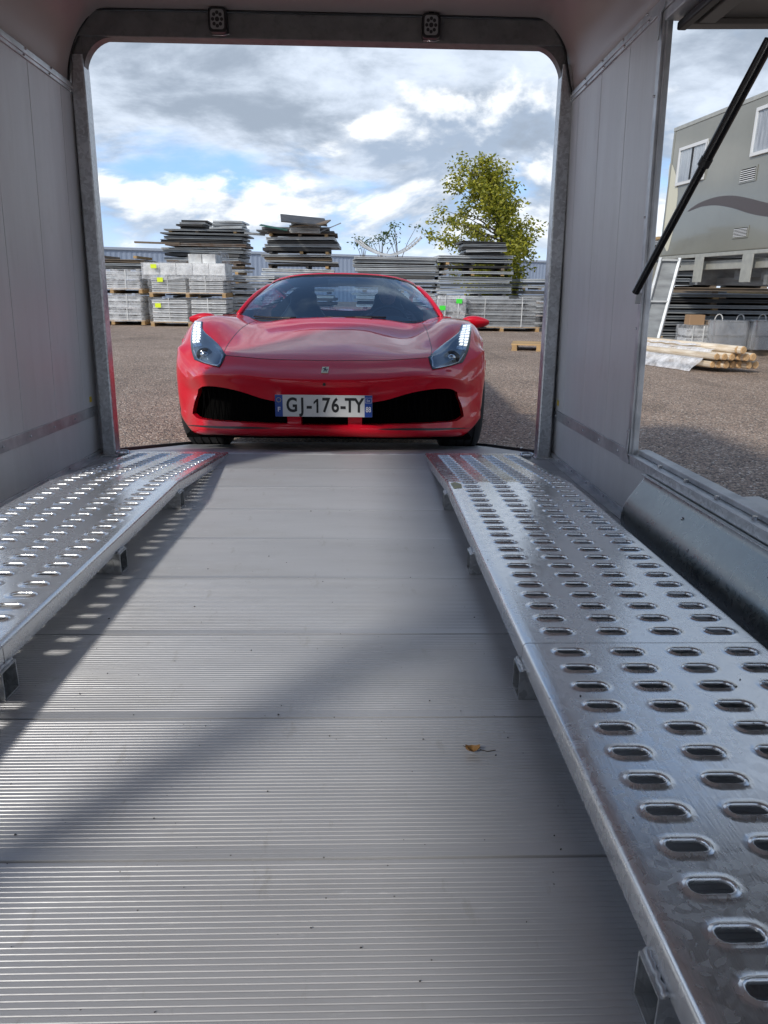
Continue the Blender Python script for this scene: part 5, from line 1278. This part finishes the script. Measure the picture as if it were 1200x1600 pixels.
# galvanised tanks
MTN = mat('tank_zinc', (.50, .52, .54), .22, .9, col2=(.38, .40, .42), nscale=4, rvar=.06)
def tank(u0, u1, vt, vb, D, label):
    x, y, w, z0, z1 = frame_at(u0, u1, vt, vb, D); t = thing('galvanised_tank', label, 'tank', (x, y + .4, 0), 0, 'galvanised tanks under the box body'); z0 = .1; H = z1 - z0
    def rr(hx, hy, r): 
        o = []
        for sx, sy in ((1, -1), (1, 1), (-1, 1), (-1, -1)):
            for k in range(5):
                a = math.atan2(sy, sx) - math.pi / 4 + math.pi / 2 * k / 4; o.append((sx * (hx - r) + r * math.cos(a), sy * (hy - r) + r * math.sin(a)))
        return o + [o[0]]
    m = MB(); P = rr(w / 2, .36, .13); P2 = rr(w / 2 + .012, .372, .14)
    m.grid([[(a, b, z) for a, b in q] for q, z in ((P, z0), (P, z0 + H * .42), (P2, z0 + H * .44), (P2, z0 + H * .46), (P, z0 + H * .48), (P, z1 - .03), (P2, z1 - .02), (P2, z1))]); m.add([(a, b, z1) for a, b in P2[:-1]], [tuple(range(20))]); m.build('tank_body', MTN, t, smooth=True, ang=40)
    MB().box((0, 0, .05), (w * .9, .6, .098)).build('skid', MPd, t)
    for k in (-.25, .28): m = MB(); m.tube([(k * w + .07 * math.cos(a), -.2, z1 + .10 * math.sin(a)) for a in np.linspace(0, math.pi, 9)], .010, 6); m.build('handle', MPe, t, smooth=True)
    m = MB(); m.grid([[(P2[i][0] * 1.02, P2[i][1] * 1.02 - .01, z1 + .01 - (z1 - z0 + .02) * j / 8 + .01 * noise.noise(Vector((i, j, u0)))) for i in (15, 16, 17, 18, 19, 20, 1, 2, 3, 4)] for j in range(9)]); m.build('plastic_wrap', MFILM2, t, smooth=True)
tank(1108, 1172, 501, 549, 12.7, 'film-wrapped galvanised tank beside the small wooden block')
tank(1174, 1245, 501, 551, 12.6, 'galvanised tank at the right edge under the box body')
x, y, w, z0, z1 = frame_at(1069, 1103, 509, 536, 12.9)
cr = wrapped('small film-wrapped crate between the frame stack and the tank', 1070, 1103, 509, 537, 12.9, 3, 1, MPa, MFILM, depth=.4, on_pallet=False, name='wrapped_crate', z0f=0)
o = MB().box((0, 0, .09), (.28, .22, .18)).build('wooden_block', MCN, None, bevel=.01); p_ = atw(1090, 508, 12.95); o.location = (p_.x, p_.y + .15, cr + .005); tag(o, 'brown wooden block on top of the small wrapped crate', 'wood block')
# round timber poles on the ground
MPO = mat('pole_bark', (.76, .68, .56), .75, 0, col2=(.50, .39, .26), nscale=6, nstretch=(.5, 6, 6), per_obj=.15, dirt=.5, dirt_scale=5, dirt_col=(.30, .22, .14))
MPE = mat('pole_end', (.62, .42, .22), .8, 0, col2=(.50, .30, .14), nscale=30, per_obj=.1)
ends = [(775, 925, 0), (826, 925, 0), (882, 932, 0), (806, 880, 0), (868, 884, 0), (935, 924, .1), (985, 924, .1), (926, 884, .1), (966, 836, .35), (1012, 848, .3), (982, 882, .1), (1036, 892, 0), (1090, 888, 0), (1112, 930, 0), (1060, 938, 0)]
pd = Vector((-.36, .93, .0)).normalized()
POLES = []
for i, (a, b, e) in enumerate(ends):
    zz_ = [.06, .175, .275][0 if b > 915 else 1 if b > 860 else 2]
    # depth at which the pixel ray meets that height
    o_ = W @ CAMP; d_ = W.to_3x3() @ ray(960 + a / 5, 380 + b / 5); t_ = (o_.z - zz_ - .05) / -d_.z; c = o_ + d_ * t_
    c.y = 9.75 + (c.y - 9.75) * .25; 
    rr_ = W.to_3x3() @ ray(960 + a / 5, 380 + b / 5); c = o_ + rr_ * ((c.y - o_.y) / rr_.y)
    c.z = zz_ + .05; Lg = 2.5 + U(-.05, .1); rad = U(.046, .056)
    lay = [[e_ for e_ in ends if e_[1] > 915], [e_ for e_ in ends if 860 < e_[1] <= 915], [e_ for e_ in ends if e_[1] <= 860]]; li = 0 if b > 915 else 1 if b > 860 else 2
    pos = sorted(lay[li]).index((a, b, e)); lab = ('first', 'second', 'third', 'fourth', 'fifth', 'sixth', 'seventh', 'eighth')[pos] + ' round timber pole from the left in the ' + ('bottom', 'middle', 'top')[li] + ' layer of the pile'
    t = thing('timber_pole', lab, 'pole', tuple(c), math.atan2(pd.y, pd.x), 'round timber poles in the pile')
    POLES.append((c.copy(), rad)); m = MB(); m.tube([(x_, .004 * math.sin(x_ * 3 + i), 0) for x_ in np.linspace(.012, Lg, 6)], rad, 12, caps=False); m.build('pole_shaft', MPO, t, smooth=True)
    m = MB(); m.tube([(0, 0, 0), (.012, 0, 0), (.02, 0, 0)], [rad - .006, rad, rad], 12); m.build('cut_end', MPE, t)
pp = ground(1120, 575)
pn = Vector((pd.y, -pd.x, 0)); c0 = POLES[0][0]
offs = [((c - c0).dot(pn), c.z, r_, (c - c0).dot(pd)) for c, r_ in POLES]
def ptop(a): return max([z_ + math.sqrt(max(0, r_ * r_ - (a - o_) ** 2)) if abs(a - o_) < r_ else 0 for o_, z_, r_, _ in offs] + [0])
amin, amax = min(o_[0] for o_ in offs), max(o_[0] for o_ in offs)
def ptop_s(a): return max(.02, sum(ptop(a + d_) for d_ in (-.08, -.04, 0, .04, .08)) / 5 + .03)
def sheet(a0, a1, t0, t1, na, nt_, label, skirt):
    m = MB(); rws = []
    for i in range(nt_ + 1):
        t = t0 + (t1 - t0) * i / nt_; row = []
        for j in range(na + 1):
            a = a0 + (a1 - a0) * j / na; k = noise.noise(Vector((t * 5, a * 9, 3))) * .035
            z = ptop_s(a) + k * .6 if a > amin - .05 else None
            if z is None:
                f = (a - a0) / (amin - .05 - a0); z = .012 + (ptop_s(amin - .02) - .01) * f ** .7 + k * f
            p = c0 + pn * (a + k) + pd * (t + (.12 * noise.noise(Vector((a * 6, 1, 7))) if i == 0 else 0)); row.append((p.x, p.y, max(.008, z)))
        rws.append(row)
    m.grid(rws); o = m.build('plastic_sheet', MFILM3, None, smooth=True); tag(o, label, 'plastic sheet')
sheet(amin - .22, amin + .10, .10, 2.4, 14, 40, 'crumpled milky plastic sheet hanging down the near side of the pole pile', 1)
sheet(amin + .12, amax + .04, .42, 2.4, 16, 34, 'milky plastic sheet wrapped over the top of the pole pile', 0)
bt = thing('timber_bearer', 'short timber bearers under the pole pile', 'timber', (pp.x - .1, pp.y + .6, 0), math.atan2(pd.y, pd.x))
for d in (.2, 1.5): put('bearer', panel_mesh(.12, 1.3, .045, MPd, 0), bt, (d - .4, -.3, .002))
# loose pallet in the yard and pale board beside the trailer
g = ground(826, 548); pt = thing('wooden_pallet', 'yellow wooden pallet lying on the asphalt left of the right rear post', 'pallet', (g.x + .25, g.y + .25, .0), math.radians(-14))
pallet(pt, 1.0, .8, .001)
g = ground(1172, 792); o = MB().box((0, 0, .012), (.22, .24, .018)).build('pale_board', mat('pale_wood', (.62, .58, .52), .7), None, bevel=.002); o.location = (g.x + .02, g.y, 0); o.rotation_euler = (0, 0, .12); tag(o, 'pale square board lying on the asphalt beside the trailer sill', 'board')
# loose chippings near the trailer
cm = MB(); rg_ = random.Random(5)
for i in range(1500):
    x = rg_.uniform(1.0, 6); y = rg_.uniform(2.5, 10)
    if rg_.random() < .4: x = -x * .8
    s_ = rg_.uniform(.004, .012); cm.box((x, y, s_ * .3), (s_, s_ * rg_.uniform(.6, 1.2), s_ * .8), Matrix.Rotation(rg_.uniform(0, 3), 3, 'Z'))
tag(cm.build('loose_gravel', mat('chippings', (.30, .26, .22), .9, col2=(.12, .10, .09), nscale=40)), 'loose light chippings scattered on the asphalt', kind='stuff')
fix_tf()
